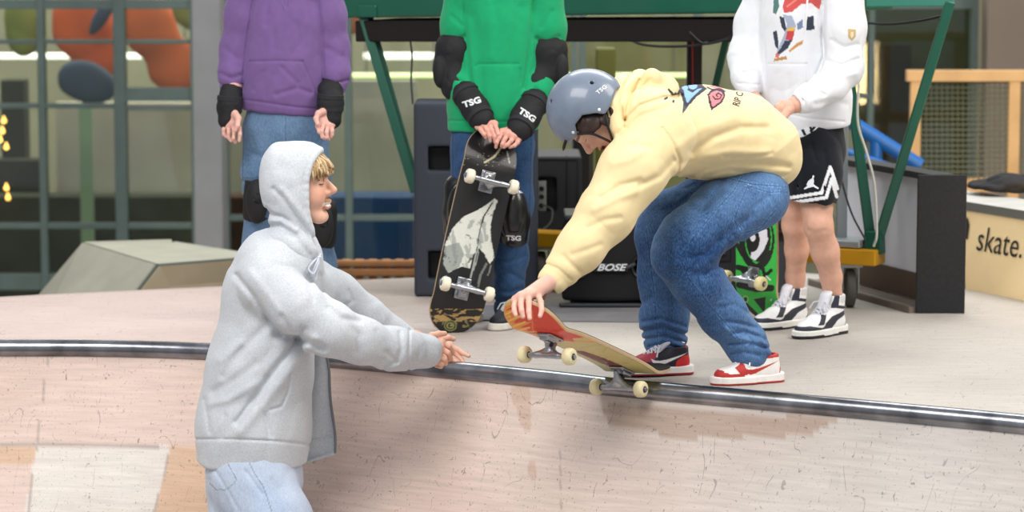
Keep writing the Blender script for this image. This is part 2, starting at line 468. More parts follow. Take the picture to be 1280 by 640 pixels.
def ply_mat(name, base, alt, grain_axis='X', left=None):
    m = bpy.data.materials.new(name); m.use_nodes = True; N = m.node_tree.nodes; L = m.node_tree.links; b = N['Principled BSDF']
    tc = N.new('ShaderNodeTexCoord'); mp = N.new('ShaderNodeMapping')
    mp.inputs['Scale'].default_value = (1.2, 16, 1) if grain_axis == 'X' else (16, 1.2, 1)
    L.new(tc.outputs['UV'], mp.inputs['Vector'])
    n1 = N.new('ShaderNodeTexNoise'); n1.inputs['Scale'].default_value = 4; n1.inputs['Detail'].default_value = 8; n1.inputs['Roughness'].default_value = 0.65
    L.new(mp.outputs[0], n1.inputs['Vector'])
    n2 = N.new('ShaderNodeTexNoise'); n2.inputs['Scale'].default_value = 1.4; n2.inputs['Detail'].default_value = 4
    L.new(tc.outputs['UV'], n2.inputs['Vector'])
    r2 = N.new('ShaderNodeValToRGB'); r2.color_ramp.elements[0].position = 0.38; r2.color_ramp.elements[1].position = 0.62
    L.new(n2.outputs['Fac'], r2.inputs['Fac'])
    mx = N.new('ShaderNodeMix'); mx.data_type = 'RGBA'; L.new(r2.outputs['Color'], mx.inputs['Factor'])
    mx.inputs['A'].default_value = (*base, 1); mx.inputs['B'].default_value = (*alt, 1)
    # fine grain
    mr = N.new('ShaderNodeMapRange'); mr.inputs['From Min'].default_value = 0.3; mr.inputs['From Max'].default_value = 0.7; mr.inputs['To Min'].default_value = 0.86; mr.inputs['To Max'].default_value = 1.1
    L.new(n1.outputs['Fac'], mr.inputs['Value'])
    v1 = N.new('ShaderNodeVectorMath'); v1.operation = 'SCALE'; L.new(mx.outputs['Result'], v1.inputs[0]); L.new(mr.outputs[0], v1.inputs['Scale'])
    # scuffs: thin dark curved scratches = where a warped noise crosses its middle, broken up by a second noise
    src = v1.outputs['Vector']
    for (sc, wd, lo_, amt, seed) in ((6.0, 0.007, 0.54, 0.35, 0.0), (24.0, 0.028, 0.59, 0.45, 5.0), (60.0, 0.06, 0.61, 0.4, 9.0)):
        mpp_ = N.new('ShaderNodeMapping'); mpp_.inputs['Location'].default_value = (seed, seed * 1.7, 0); mpp_.inputs['Rotation'].default_value = (0, 0, 0.5 + seed)
        mpp_.inputs['Scale'].default_value = (1, 0.45, 1); L.new(tc.outputs['UV'], mpp_.inputs['Vector'])
        a = N.new('ShaderNodeTexNoise'); a.inputs['Scale'].default_value = sc; a.inputs['Detail'].default_value = 1.5; a.inputs['Distortion'].default_value = 0.4
        L.new(mpp_.outputs[0], a.inputs['Vector'])
        s1 = N.new('ShaderNodeMath'); s1.operation = 'SUBTRACT'; s1.inputs[1].default_value = 0.5; L.new(a.outputs['Fac'], s1.inputs[0])
        s2 = N.new('ShaderNodeMath'); s2.operation = 'ABSOLUTE'; L.new(s1.outputs[0], s2.inputs[0])
        s3 = N.new('ShaderNodeMath'); s3.operation = 'LESS_THAN'; s3.inputs[1].default_value = wd * 0.28; L.new(s2.outputs[0], s3.inputs[0])
        c_ = N.new('ShaderNodeTexNoise'); c_.inputs['Scale'].default_value = sc * 1.9; c_.inputs['Detail'].default_value = 2; L.new(tc.outputs['UV'], c_.inputs['Vector'])
        s4 = N.new('ShaderNodeMath'); s4.operation = 'GREATER_THAN'; s4.inputs[1].default_value = lo_; L.new(c_.outputs['Fac'], s4.inputs[0])
        s5 = N.new('ShaderNodeMath'); s5.operation = 'MULTIPLY'; L.new(s3.outputs[0], s5.inputs[0]); L.new(s4.outputs[0], s5.inputs[1])
        s6 = N.new('ShaderNodeMath'); s6.operation = 'MULTIPLY_ADD'; s6.inputs[1].default_value = -amt; s6.inputs[2].default_value = 1.0; L.new(s5.outputs[0], s6.inputs[0])
        v = N.new('ShaderNodeVectorMath'); v.operation = 'SCALE'; L.new(src, v.inputs[0]); L.new(s6.outputs[0], v.inputs['Scale']); src = v.outputs['Vector']
    at = N.new('ShaderNodeAttribute'); at.attribute_name = 'Col'
    v = N.new('ShaderNodeVectorMath'); v.operation = 'MULTIPLY'; L.new(src, v.inputs[0]); L.new(at.outputs['Color'], v.inputs[1])
    L.new(v.outputs['Vector'], b.inputs['Base Color'])
    b.inputs['Roughness'].default_value = 0.55; b.inputs['Specular IOR Level'].default_value = 0.3
    bp = N.new('ShaderNodeBump'); bp.inputs['Strength'].default_value = 0.15; bp.inputs['Distance'].default_value = 0.002
    L.new(n1.outputs['Fac'], bp.inputs['Height']); L.new(bp.outputs['Normal'], b.inputs['Normal'])
    return m

# coping line traced along the platform lip
COP = [(-420, 440), (-200, 437), (0, 437), (120, 437.5), (250, 441), (400, 450), (500, 459), (600, 468), (700, 478), (780, 487.5), (900, 498), (1000, 507), (1100, 516), (1280, 533), (1480, 554), (1700, 582)]
cop = np.array(spline([G(x, y - 1, 0.0) for x, y in COP], 10))
tang = np.gradient(cop, axis=0); tang /= np.linalg.norm(tang, axis=1)[:, None]
nout = np.stack([tang[:, 1], -tang[:, 0], 0 * tang[:, 0]], 1)      # towards the pit
for _ in range(12): nout[1:-1] = (nout[:-2] + nout[1:-1] + nout[2:]) / 3
nout /= np.linalg.norm(nout, axis=1)[:, None]
CR = 0.031
RH, RR = 1.3, 2.0
TH = math.acos(1 - RH / RR); RX = RR * math.sin(TH)
def ramp_z(x, y):
    """height of the transition below a point"""
    d = np.hypot(cop[:, 0] - x, cop[:, 1] - y); i = int(d.argmin()); o = (np.array([x, y, 0]) - cop[i]) @ nout[i]
    if o <= 0: return 0.0
    if o >= RX: return -RH
    return -RH + RR - math.sqrt(RR * RR - (RX - o) ** 2)

# platform top
back = [G(-420, 405), G(-200, 387), G(0, 371), G(290, 357), G(515, 347), G(760, 337), G(960, 338), G(1207, 361), G(1280, 376), G(1480, 420), G(1700, 470)]
back = np.array(spline(back, 15)); back = back[np.linspace(0, len(back) - 1, len(cop)).astype(int)]
K = 24; fr = cop - nout * 0.02
V = []; UV = []
for i in range(len(cop)):
    for k in range(K + 1):
        p = fr[i] * (1 - k / K) + back[i] * k / K; V.append((p[0], p[1], 0.0))
V = np.array(V); uv = V[:, :2] * 1.0
idx = np.arange(len(cop) * (K + 1)).reshape(len(cop), K + 1)
Q = np.stack([idx[:-1, :-1].ravel(), idx[1:, :-1].ravel(), idx[1:, 1:].ravel(), idx[:-1, 1:].ravel()], 1)
# bottom + skirts
nV = len(V); V2 = V.copy(); V2[:, 2] = -0.05; Vall = np.concatenate([V, V2]); Qb = Q[:, ::-1] + nV
rim = np.concatenate([idx[:, 0], idx[-1, 1:], idx[::-1, -1][1:], idx[0, ::-1][1:]])
sk = np.stack([rim[:-1], rim[:-1] + nV, rim[1:] + nV, rim[1:]], 1)
px_, py_ = proj(Vall)
t = np.clip((px_ - 250) / 500, 0, 1)[:, None]
colr = (1 - t) * lin(205, 186, 180) + t * lin(186, 181, 174)
colr = colr / lin(190, 184, 178)
floor = mk('floor', Vall, np.concatenate([Q, Qb, sk]), ply_mat('platform_plywood', lin(178, 171, 165), lin(188, 180, 173)), None, smooth=False, col=colr, uv=np.concatenate([uv, uv]))
tag(floor, 'scuffed grey and pink plywood skate platform', None, kind='structure')

# ramp with its coping
ramp = empty('skate_ramp', cop[len(cop) // 2], 'pale scuffed plywood bowl ramp with a steel pipe along its lip', 'ramp')
prof = []
for k in range(150):
    th = TH * (1 - k / 149); prof.append((RX - RR * math.sin(th), -RH + RR - RR * math.cos(th), (TH - th) * RR))
S0 = np.concatenate([[0], np.cumsum(np.linalg.norm(np.diff(cop, axis=0), axis=1))])
ss = np.arange(0, S0[-1], 0.009)
cx_ = np.stack([np.interp(ss, S0, cop[:, j]) for j in range(3)], 1); nx_ = np.stack([np.interp(ss, S0, nout[:, j]) for j in range(3)], 1)
V = np.concatenate([cx_[:, None, :] + nx_[:, None, :] * (0.012 + np.array([q[0] for q in prof]))[None, :, None] + np.array([0, 0, 1.0])[None, None, :] * np.array([q[1] - 0.02 for q in prof])[None, :, None]])
ns, npf = V.shape[:2]; V = V.reshape(-1, 3)
UVr = np.stack([np.repeat(ss, npf), np.tile([q[2] for q in prof], ns)], 1)
idx = np.arange(ns * npf).reshape(ns, npf)
Q = np.stack([idx[:-1, :-1].ravel(), idx[:-1, 1:].ravel(), idx[1:, 1:].ravel(), idx[1:, :-1].ravel()], 1)
px_, py_ = proj(V)
pa = Paint(px_, py_, (1, 1, 1))
tan_ = lin(205, 176, 150) / lin(206, 196, 188)
wht = lin(214, 208, 200) / lin(206, 196, 188)
tt = np.clip((px_ - 560) / 420, 0, 1)[:, None]
pa.c = (1 - tt) * (lin(212, 192, 180) / lin(206, 196, 188)) + tt * (lin(199, 193, 186) / lin(206, 196, 188))
pa.poly([(46, 556), (212, 558), (190, 700), (20, 700)], wht)
pa.poly([(-200, 554), (47, 556), (40, 582), (-200, 582)], tan_)
pa.poly([(214, 556), (262, 558), (262, 700), (178, 700)], tan_)
pa.blot((0.004, 0.003), 0.75, lin(190, 160, 138) / lin(206, 196, 188), 4, (px_ > 480) & (px_ < 760), 0.55)
pa.blot((0.003, 0.004), 0.55, lin(184, 184, 178) / lin(206, 196, 188), 8, px_ > 640, 0.45)
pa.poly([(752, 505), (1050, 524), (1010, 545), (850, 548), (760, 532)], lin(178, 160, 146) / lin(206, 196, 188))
for ln in ([(0, 556), (212, 558)], [(212, 557), (262, 560)], [(60, 445), (46, 556), (34, 650)], [(214, 556), (192, 645)], [(700, 560), (702, 700)]):
    pa.line(ln, 0.9, (0.72, 0.68, 0.66))
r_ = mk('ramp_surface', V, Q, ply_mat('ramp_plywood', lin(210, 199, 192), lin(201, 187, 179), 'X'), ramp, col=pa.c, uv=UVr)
# coping pipe
tube = MB(); tube.tube([cop[i] + A(0, 0, 0.003) for i in range(0, len(cop), 2)], CR, 20)
mc = mat('coping_steel', srgb(134, 136, 142), 0.26, 1.0, noise=0.5, nscale=9)
tube.build('coping', mc, ramp, smooth=True)
sc_ = MB(); rnd = random.Random(4)
for (x, y) in [(52, 456), (52, 491), (47, 520), (49, 530), (227, 460), (219, 493), (210, 548), (49, 581), (115, 637), (473, 477), (495, 512), (507, 512), (564, 522), (570, 520), (612, 532), (702, 534), (447, 572), (464, 610), (476, 611), (622, 629), (728, 590), (1018, 590), (1040, 545), (205, 461), (660, 470 + 60), (905, 612)]:
    for dep in np.arange(8.0, 10.4, 0.004):
        p = P(x, y, dep)
        if p[2] <= ramp_z(p[0], p[1]) - 0.02: break
    n_ = unit(A(0, -0.8, 0.6)); sc_.lathe(p + n_ * 0.001, n_, [(0, 0.0042), (0.0022, 0.0038)], 10)
sc_.build('screw_heads', mat('dark_screw', srgb(70, 66, 64), 0.5, 0.6), ramp, smooth=False)['kind'] = 'stuff'

# hall floor and walls
def slab(name, lo, hi, m, label=None):
    b = MB(); b.box((np.array(lo) + np.array(hi)) / 2, np.array(hi, float) - np.array(lo, float)); o = b.build(name, m); tag(o, label, None, kind='structure'); return o
slab('floor', (-9, 4.0, FLOORZ - 0.1), (9, 26, FLOORZ - 0.01), mat('hall_concrete', srgb(120, 118, 112), 0.7, noise=0.1), 'grey hall floor far below the platform')
YF = 17.0
def PX(x, Y=YF): return P(x, 320, Y)[0]
def PZ(y, Y=YF): return P(640, y, Y)[2]
# interior behind the glass
slab('wall_back', (-8, 24, FLOORZ), (8, 24.2, 5), mat('far_wall', srgb(150, 148, 128), 0.9, noise=0.15, nscale=1.2), 'beige far wall behind the windows')
slab('ceiling', (-8, 17.1, 5.0), (8, 24.2, 5.1), mat('inner_ceiling', srgb(180, 180, 172), 0.9), 'pale ceiling of the room behind the windows')
slab('wall_right', (PX(1215), 16.6, FLOORZ), (8, 16.8, 5), mat('brown_wall', srgb(128, 116, 104), 0.9, noise=0.12, nscale=1.0), 'brown plaster wall at the right')
slab('wall_right', (8.4, 5, FLOORZ), (8.6, 24.2, 5), mat('right_wall', srgb(150, 148, 144), 0.9), 'plain grey side wall at the far right')
slab('wall_left', (-8.2, 5, FLOORZ), (-8, 24.2, 5), mat('left_wall', srgb(150, 150, 150), 0.9), 'plain grey side wall')
FR = mat('window_frame_paint', srgb(92, 108, 104), 0.5, noise=0.1)
GL = glass_mat()
def window(name, x0, x1, vs, hs, label, dark=None):
    b = MB(); z0, z1 = FLOORZ + 0.02, PZ(-60)
    for (x, wpx) in vs: b.box(((PX(x)), YF, (z0 + z1) / 2), (mpp(YF) * wpx, 0.09, z1 - z0), bev=0.004)
    for (y, wpx, xa, xb) in hs: b.box(((PX(xa) + PX(xb)) / 2, YF, PZ(y)), (PX(xb) - PX(xa), 0.07, mpp(YF) * wpx), bev=0.003)
    for x in (x0 + 3, x1 - 3): b.box((PX(x), YF, (z0 + z1) / 2), (mpp(YF) * 8, 0.1, z1 - z0))
    o = b.build(name, FR); tag(o, label, None, kind='structure')
    g = MB(); g.box(((PX(x0) + PX(x1)) / 2, YF + 0.02, (z0 + z1) / 2), (PX(x1) - PX(x0), 0.008, z1 - z0)); g.build('window_pane', GL, o)
    return o
window('window_1', -120, 249, [(57, 9), (154, 15), (-30, 9)], [(5, 12, -120, 249), (52, 5, -120, 249), (132, 6, -120, 155), (118, 17, 155, 249), (135, 5, 155, 249), (282, 7, -120, 249), (352, 20, -120, 249)], 'grey green gridded hall window left of the concrete column')
window('window_2', 281, 720, [(437, 9), (590, 9)], [(5, 12, 281, 720), (272, 7, 281, 720), (352, 20, 281, 720)], 'hall window behind the people in purple and green')
window('window_3', 724, 1215, [(870, 9), (1085, 7)], [(5, 12, 724, 1215), (120, 5, 724, 1085), (272, 7, 724, 1215)], 'hall window at the right of the parasol-like frame')
slab('column_1', (PX(248, 16), 15.85, FLOORZ), (PX(282, 16), 16.15, 5), mat('column_concrete', srgb(138, 138, 140), 0.8, noise=0.08, nscale=5), 'grey square concrete column between two windows')
bpy.data.objects['column_1'].name = 'trim_1'

# things seen through the glass, plus solid stand-ins for reflections (Y 18..23)
def boxpx(b, x0, y0, x1, y1, Y, dep, bev=0.01):
    p0 = P(x0, y1, Y); p1 = P(x1, y0, Y); b.box(((p0[0] + p1[0]) / 2, Y + dep / 2, (p0[2] + p1[2]) / 2), (p1[0] - p0[0], dep, p1[2] - p0[2]), bev=bev)
def simple(name, rects, Y, dep, m, label, cat, group=None):
    b = MB()
    for r in rects: boxpx(b, *r, Y, dep)
    o = b.build(name, m); return tag(o, label, cat, group)
def stand_to_floor(name, x0, y0, x1, Y, dep, m, label, cat):
    b = MB(); p0 = P(x0, y0, Y); p1 = P(x1, y0, Y); b.box(((p0[0] + p1[0]) / 2, Y + dep / 2, (p0[2] + FLOORZ) / 2), (p1[0] - p0[0], dep, p0[2] - FLOORZ + 0.0), bev=0.01)
    return tag(b.build(name, m), label, cat)
M_PALE = mat('pale_panel', srgb(206, 203, 190), 0.8, noise=0.12, nscale=2.5)
stand_to_floor('partition_panel', 69, 128, 250, 19.5, 0.08, M_PALE, 'tall pale partition behind the left hall window', 'partition')
stand_to_floor('partition_panel', 283, 100, 520, 19.6, 0.08, mat('pale_panel_b', srgb(186, 184, 170), 0.8, noise=0.15, nscale=2.5), 'tall pale partition behind the person in purple', 'partition')
stand_to_floor('low_cabinet', -130, 246, 250, 18.3, 0.3, mat('dark_cabinet', srgb(48, 52, 42), 0.8, noise=0.5, nscale=4), 'long dark low cabinet behind the left hall window', 'cabinet')
stand_to_floor('tall_cabinet', 0, 100, 30, 19.0, 0.2, mat('dark_cabinet_b', srgb(60, 62, 50), 0.8), 'tall dark cabinet at the left edge behind glass', 'cabinet')
stand_to_floor('tall_cabinet', -130, 200, 54, 18.8, 0.2, mat('dark_cabinet_c', srgb(56, 56, 48), 0.8, noise=0.4, nscale=5), 'dark counter with fairy lights behind the left window', 'cabinet')
stand_to_floor('inner_post', 98, 130, 114, 18.0, 0.06, mat('pale_green_post', srgb(150, 176, 146), 0.6), 'pale green post behind the left hall window', 'post')
stand_to_floor('blue_crash_mat', 400, 246, 516, 18.0, 0.35, mat('blue_vinyl', srgb(20, 70, 130), 0.5), 'deep blue crash mat behind the middle window', 'mat')
stand_to_floor('dark_rack', 283, 246, 380, 18.2, 0.3, mat('dark_red_rack', srgb(66, 36, 30), 0.8, noise=0.5, nscale=6), 'dark red-brown rack behind the window by the column', 'rack')
def blob(name, parts, Y, colr, label, cat, k=0.05):
    fs = []; pts = []
    for (x, y, rx, ry, ang) in parts:
        s = mpp(Y); a = math.radians(ang); R = np.array([[math.cos(a), 0, math.sin(a)], [0, 1, 0], [-math.sin(a), 0, math.cos(a)]])
        fs.append(ell(P(x, y, Y), (rx * s, max(rx, ry) * s * 0.4, ry * s), R)); pts.append(P(x, y, Y))
    lo, hi = bbox_of(pts, max(max(p[2], p[3]) for p in parts) * mpp(Y) + 0.1)
    V, Q = surface(wrinkle(union(k, *fs), 0.02, (2, 2, 2), 3), lo, hi, 0.02)
    return tag(mk(name, V, Q, mat(name + '_blob' + str(parts[0][0]), colr, 0.7, noise=0.1, nscale=3)), label, cat)
blob('orange_patch', [(105, 25, 42, 50, 0), (122, 62, 34, 40, 20)], 18.6, srgb(236, 104, 44), 'orange blob standing in for a reflection in the left hall window', 'cloth')  # solid shape put in for an orange reflection on the glass
blob('orange_patch', [(185, 30, 35, 50, -30), (218, 80, 34, 36, -30)], 17.9, srgb(240, 116, 60), 'orange blob standing in for a reflection between the green mullion and the column', 'cloth')  # second orange reflection, also modelled as a solid shape
blob('blue_reflection', [(108, 102, 38, 26, 20), (126, 20, 9, 30, 30)], 18.3, srgb(62, 82, 108), 'grey blue blob standing in for a reflection in the left hall window', 'reflection')  # grey blue reflection modelled as a solid shape
blob('orange_patch', [(425, 20, 30, 28, 10)], 18.6, srgb(196, 110, 60), 'small orange cloth beside the purple sleeve', 'cloth')
blob('green_banner', [(30, 30, 26, 40, 0)], 18.9, srgb(132, 142, 60), 'olive green cloth behind the top left pane', 'cloth')
blob('green_banner', [(238, 12, 22, 40, -40)], 18.9, srgb(142, 146, 70), 'olive cloth behind the pane next to the column', 'cloth')
ML1 = mat('tube_light_warm', srgb(255, 255, 255), emis=srgb(215, 240, 130), estr=1.8)
ML2 = mat('tube_light_white', srgb(255, 255, 255), emis=srgb(245, 245, 235), estr=2.2)
def tlight(x0, x1, y, th, m, label):
    b = MB(); Yt = 20.0 + (.4 if y == 70 else 0); p0 = P(x0, y, Yt); p1 = P(x1, y, Yt); b.tube([p0, p1], th * mpp(20) / 2, 8)
    o = tag(b.build('tube_light', m), label, 'light')
    for q in (p0 + A(.1, 0, 0), p1 - A(.1, 0, 0)): h = MB(); l0 = np.array(o.location); h.tube([q - l0, A(q[0], q[1], 5.0) - l0], .006, 6); h.build('hanger', M_STEEL, o, world=False)
tlight(-60, 249, 70, 7, ML2, 'long white tube light behind the left hall window')
tlight(440, 560, 94, 5, ML1, 'yellow green tube light behind the middle window')
tlight(690, 860, 94, 5, ML1, 'yellow green tube light beyond the grey helmet')
tlight(455, 560, 70, 8, ML2, 'white tube light above the yellow green one')
for i, (x, y) in enumerate([(5, 151), (3, 164), (0, 175), (8, 184), (8, 235), (10, 247)]):
    b = MB(); b.lathe(P(x, y, 18.2), (0, 0, 1), [(-0.016, 0.004), (-0.008, 0.014), (0.004, 0.015), (0.014, 0.007), (0.03, 0.005)], 10)
    tag(b.build('fairy_light', mat('fairy_glow', srgb(255, 200, 110), emis=srgb(255, 190, 90), estr=5), smooth=True),
        ['topmost', 'second', 'third', 'fourth', 'second lowest', 'lowest'][i] + ' warm fairy light behind the left window', 'fairy light', 'fairy lights behind the left window')
# darker green / brown surroundings at the right
stand_to_floor('dark_curtain', 1075, -60, 1216, 18.5, 0.05, mat('dark_green_curtain', srgb(74, 84, 58), 0.9, noise=0.3, nscale=2), 'dark green curtain behind the right hall window', 'curtain')
stand_to_floor('dark_doorway_board', 1080, 55, 1140, 18.2, 0.05, mat('dark_board', srgb(48, 44, 36), 0.9, noise=0.4, nscale=4), 'dark brown board behind the right hall window', 'board')
stand_to_floor('khaki_panel', 700, 40, 870, 21.0, 0.05, mat('khaki_panel_m', srgb(146, 142, 104), 0.9, noise=0.25, nscale=1.6), 'khaki panel behind the window beyond the helmet', 'panel')
b = MB()
for x, wpx in ((744, 26),): boxpx(b, x, 60, x + wpx, 390, 13.4, 0.12)
tag(b.build('olive_post', mat('olive_paint', srgb(92, 94, 40), 0.6)), 'olive green post standing behind the bent-over skater', 'post')
bpy.data.objects['olive_post'].location.z += 0
b = MB(); boxpx(b, 716, 168, 742, 268, 13.2, 0.1, 0.02); boxpx(b, 722, 262, 736, 420, 13.22, 0.04)
tag(b.build('black_stand', M_BLACK), 'black upright pad in front of the olive post', 'stand')

# skate box behind the platform
z = -0.025; T = [G(107, 306, z), G(215, 303, z), G(335, 322, z), G(197, 333, z)]
Bs = [T[0] + A(-1.1, 0.3, -1.27), T[1] + A(0.1, 1.2, -1.27), T[2] + A(0.9, 0.2, -1.27), T[3] + A(-0.95, -0.9, -1.27)]
Bs[2] = T[2] + A(.12, .2, -1.27); fb = empty('skate_box', (T[0] + T[2]) / 2 + A(0, 0, -1.27), 'low grey green pyramid skate box in front of the left window', 'skate box')
PM = mat('box_plywood', srgb(166, 164, 148), 0.7, noise=0.1, nscale=5); PM2 = mat('box_plywood_tan', srgb(176, 160, 134), 0.7, noise=0.1, nscale=5)
mk('top_panel', np.array(T + [t_ - A(0, 0, 0.03) for t_ in T]), [(0, 1, 2, 3), (7, 6, 5, 4), (0, 4, 5, 1), (1, 5, 6, 2), (2, 6, 7, 3), (3, 7, 4, 0)], PM, fb, smooth=False)
for nm, i, j, mm in (('side_panel', 3, 0, PM), ('side_panel', 2, 3, PM2), ('side_panel', 1, 2, PM), ('side_panel', 0, 1, PM)):
    q = [T[i], T[j], Bs[j], Bs[i]]; n_ = unit(np.cross(q[1] - q[0], q[2] - q[1])) * 0.02
    mk(nm, np.array(q + [v + n_ for v in q]), [(0, 1, 2, 3), (7, 6, 5, 4), (0, 4, 5, 1), (1, 5, 6, 2), (2, 6, 7, 3), (3, 7, 4, 0)], mm, fb, smooth=False)
b = MB(); b.tube([T[0], T[3]], 0.012, 8); b.tube([T[3], T[2]], 0.012, 8); b.tube([T[3], Bs[3]], 0.012, 8); b.build('edge_trim', mat('dark_green_trim', srgb(72, 80, 70), 0.5), fb, smooth=True)

# slatted crate behind the platform edge
pal = empty('wooden_crate', P(470, 350, 12.9) * A(1, 1, 0) + A(0, 0, FLOORZ), 'brown slatted wooden crate under the middle window', 'crate')
MW2 = mat('crate_wood', srgb(160, 112, 70), 0.7, noise=0.2, nscale=9)
b = MB(); boxpx(b, 412, 325, 520, 334, 12.9, 0.02); boxpx(b, 412, 336, 520, 346, 12.9, 0.02); boxpx(b, 412, 349, 520, 362, 12.9, 0.02); b.build('slat', MW2, pal)
for x in np.linspace(416, 516, 7):
    b = MB(); p = P(x, 330, 12.92); b.box((p[0], 12.935, (p[2] + 0.02 + FLOORZ) / 2), (0.035, 0.03, p[2] + 0.02 - FLOORZ)); b.build('upright', MW2, pal)

# ------------------------------------------------------------------ trolley stage: green frame on yellow wheeled beams
GRN = mat('green_steel', srgb(16, 84, 66), 0.4, noise=0.08, coat=0.2)
GR2 = mat('green_steel_light', srgb(58, 132, 112), 0.45)
YEL = mat('yellow_steel', srgb(214, 156, 22), 0.45, noise=0.08)
def YT(x): return 11.95 - (x - 450) / 650.0
def PT(x, y, dY=0.0): return P(x, y, YT(x) + dY)
st = empty('steel_trolley', A(P(800, 300, YT(800))[0], YT(800), 0), 'dark green steel frame with slanting legs on a yellow wheeled beam', 'trolley')
def tbar(name, x0, y0, x1, y1, w_, h_, m, dY=0.0, bev=.004):
    b = MB(); b.bar(PT(x0, y0, dY), PT(x1, y1, dY), w_, h_, bev=bev); return b.build(name, m, st)
tbar('side_board', 452, -39, 1092, -52, .5, 124 * mpp(11.6), GRN, .25, .01)
tbar('top_rail', 1086, 2, 1190, 1, .06, 13 * mpp(10.9), GR2, .02)
tbar('underside_panel', 473, 37, 948, 36, .42, 27 * mpp(11.6), mat('black_felt', srgb(26, 22, 22), 0.95, bump=0.3), .22, .006)
def leg(x0, y0, x1, y1, wpx, dY=0.0, m=GRN):
    b = MB(); b.bar(PT(x0, y0, dY), PT(x1, y1, dY), wpx * mpp(11.5), wpx * mpp(11.5) * 0.7, up=(0, 1, 0), bev=0.004); b.build('leg', m, st)
leg(449, 4, 519, 240, 12); leg(463, 20, 528, 252, 7, 0.06); leg(1188, 2, 1098, 300, 11.5); leg(1058, 70, 1089, 305, 12, 0.02); leg(912, 30, 862, 250, 9, 0.5)
tbar('joint_plate', 1083, 303, 1104, 303, 0.05, 0.09, GRN); tbar('joint_plate', 449, 14, 472, 14, 0.03, 0.05, GRN, -.03)
for (x, y) in ((480, 17), (722, 12), (540, 17)):
    b = MB(); b.lathe(PT(x, y, -0.004), (0, -1, 0), [(0, 0.006), (0.005, 0.004)], 10); b.build('bolt', M_STEEL, st)
b = MB()
for x in (695, 703, 711, 720, 730): b.box(PT(x, 18.6, -.004), (6 * mpp(11.5), .004, 2.4 * mpp(11.5)))
b.build('lettering', M_WHITE, st)
def flatbar(name, x0, x1, z, w_, h_, m, dY=0.0):
    a_, c_ = PT(x0, 300, dY), PT(x1, 300, dY); a_[2] = z; c_[2] = z; b = MB(); b.bar(a_, c_, w_, h_, bev=.006); return b.build(name, m, st)
flatbar('yellow_beam', 636, 1101, .203, .12, .062, YEL)
flatbar('silver_plate', 1040, 1084, .252, .16, .03, mat('galvanised', srgb(186, 192, 196), 0.4, 0.7), .03)
def caster(x, Y, r, parent):
    c = P(x, 360, Y); c[2] = r
    b = MB(); b.lathe(c + A(-0.02, 0, 0), (1, 0, 0), [(0, r * 0.7), (0.006, r * 0.97), (0.012, r), (0.03, r), (0.036, r * 0.97), (0.042, r * 0.7)], 28); w_ = b.build('caster_wheel', mat('grey_rubber', srgb(84, 82, 78), 0.7), parent, smooth=True)
    b = MB(); b.box(c + A(-0.03, 0, r * 0.5), (0.006, 0.05, r * 1.5)); b.box(c + A(0.032, 0, r * 0.5), (0.006, 0.05, r * 1.5)); b.box(c + A(0, 0, r * 1.2), (0.09, 0.08, 0.012)); b.tube([c + A(-0.04, 0, 0), c + A(0.04, 0, 0)], 0.008, 10); b.build('caster_fork', mat('fork_steel', srgb(150, 152, 150), 0.4, 0.8), parent)
caster(1062, YT(1062), 0.075, st); caster(676, YT(676), 0.075, st)
b = MB(); c = PT(867, 188, .5); h_ = P(867, 44, c[1])[2]; b.box((c[0], c[1], h_ / 2), (.06, .08, h_), bev=.004); b.build('black_upright', mat('upright_black', srgb(40, 34, 36), 0.6), st)
b = MB(); b.tube([PT(865, 46, .45), PT(867, 200, .45)], 0.004, 6); b.build('red_cable', mat('red_cable_m', srgb(150, 50, 50), 0.5), st, smooth=True)
b = MB(); c = PT(1053, 200, .06); z1 = P(1053, 150, c[1])[2]; b.box((c[0], c[1], (z1 + .26) / 2), (.04, .04, z1 - .26), bev=.003); b.build('grey_upright', mat('grey_upright_m', srgb(150, 158, 162), 0.5), st)
def cable(pts, r, colr, name, label):
    b = MB(); b.tube(spline([PT(*p) for p in pts], 8), r, 8); tag(b.build(name, mat('cable_' + name + str(pts[0][0]), colr, 0.5), smooth=True), label, 'cable')
cable([(1070, 40, -.05), (1074, 90, -.05), (1072, 150, -.05), (1083, 190, -.05), (1093, 230, -.06), (1096, 290, -.08), (1092, 308, -.075)], 0.005, srgb(205, 205, 196), 'power_cable', 'white cable hanging down beside the green leg')
cable([(1046, 200, -.04), (1056, 240, -.05), (1066, 270, -.06), (1082, 300, -.07)], 0.004, srgb(40, 40, 44), 'power_cable', 'thin black cable in front of the grey panel')
cable([(775, 38, -.01), (800, 55, -.01), (850, 58, -.01), (895, 52, -.01), (925, 40, -.01)], 0.005, srgb(24, 24, 26), 'power_cable', 'black cable sagging below the green board, longest one')
cable([(862, 40, -.03), (880, 54, -.03), (905, 50, -.03), (950, 36, -.03)], 0.005, srgb(24, 24, 26), 'power_cable', 'short black cable sagging near the white sleeve')
cable([(1078, 28, .1), (1110, 30, .1), (1150, 26, .1), (1178, 20, .05)], 0.005, srgb(24, 24, 26), 'power_cable', 'black cable strung under the light green rail')
cable([(513, 52, -.1), (515, 70, -.1), (514, 100, -.12), (516, 130, -.15)], 0.004, srgb(24, 24, 26), 'power_cable', 'black cable dropping onto the tall speaker')

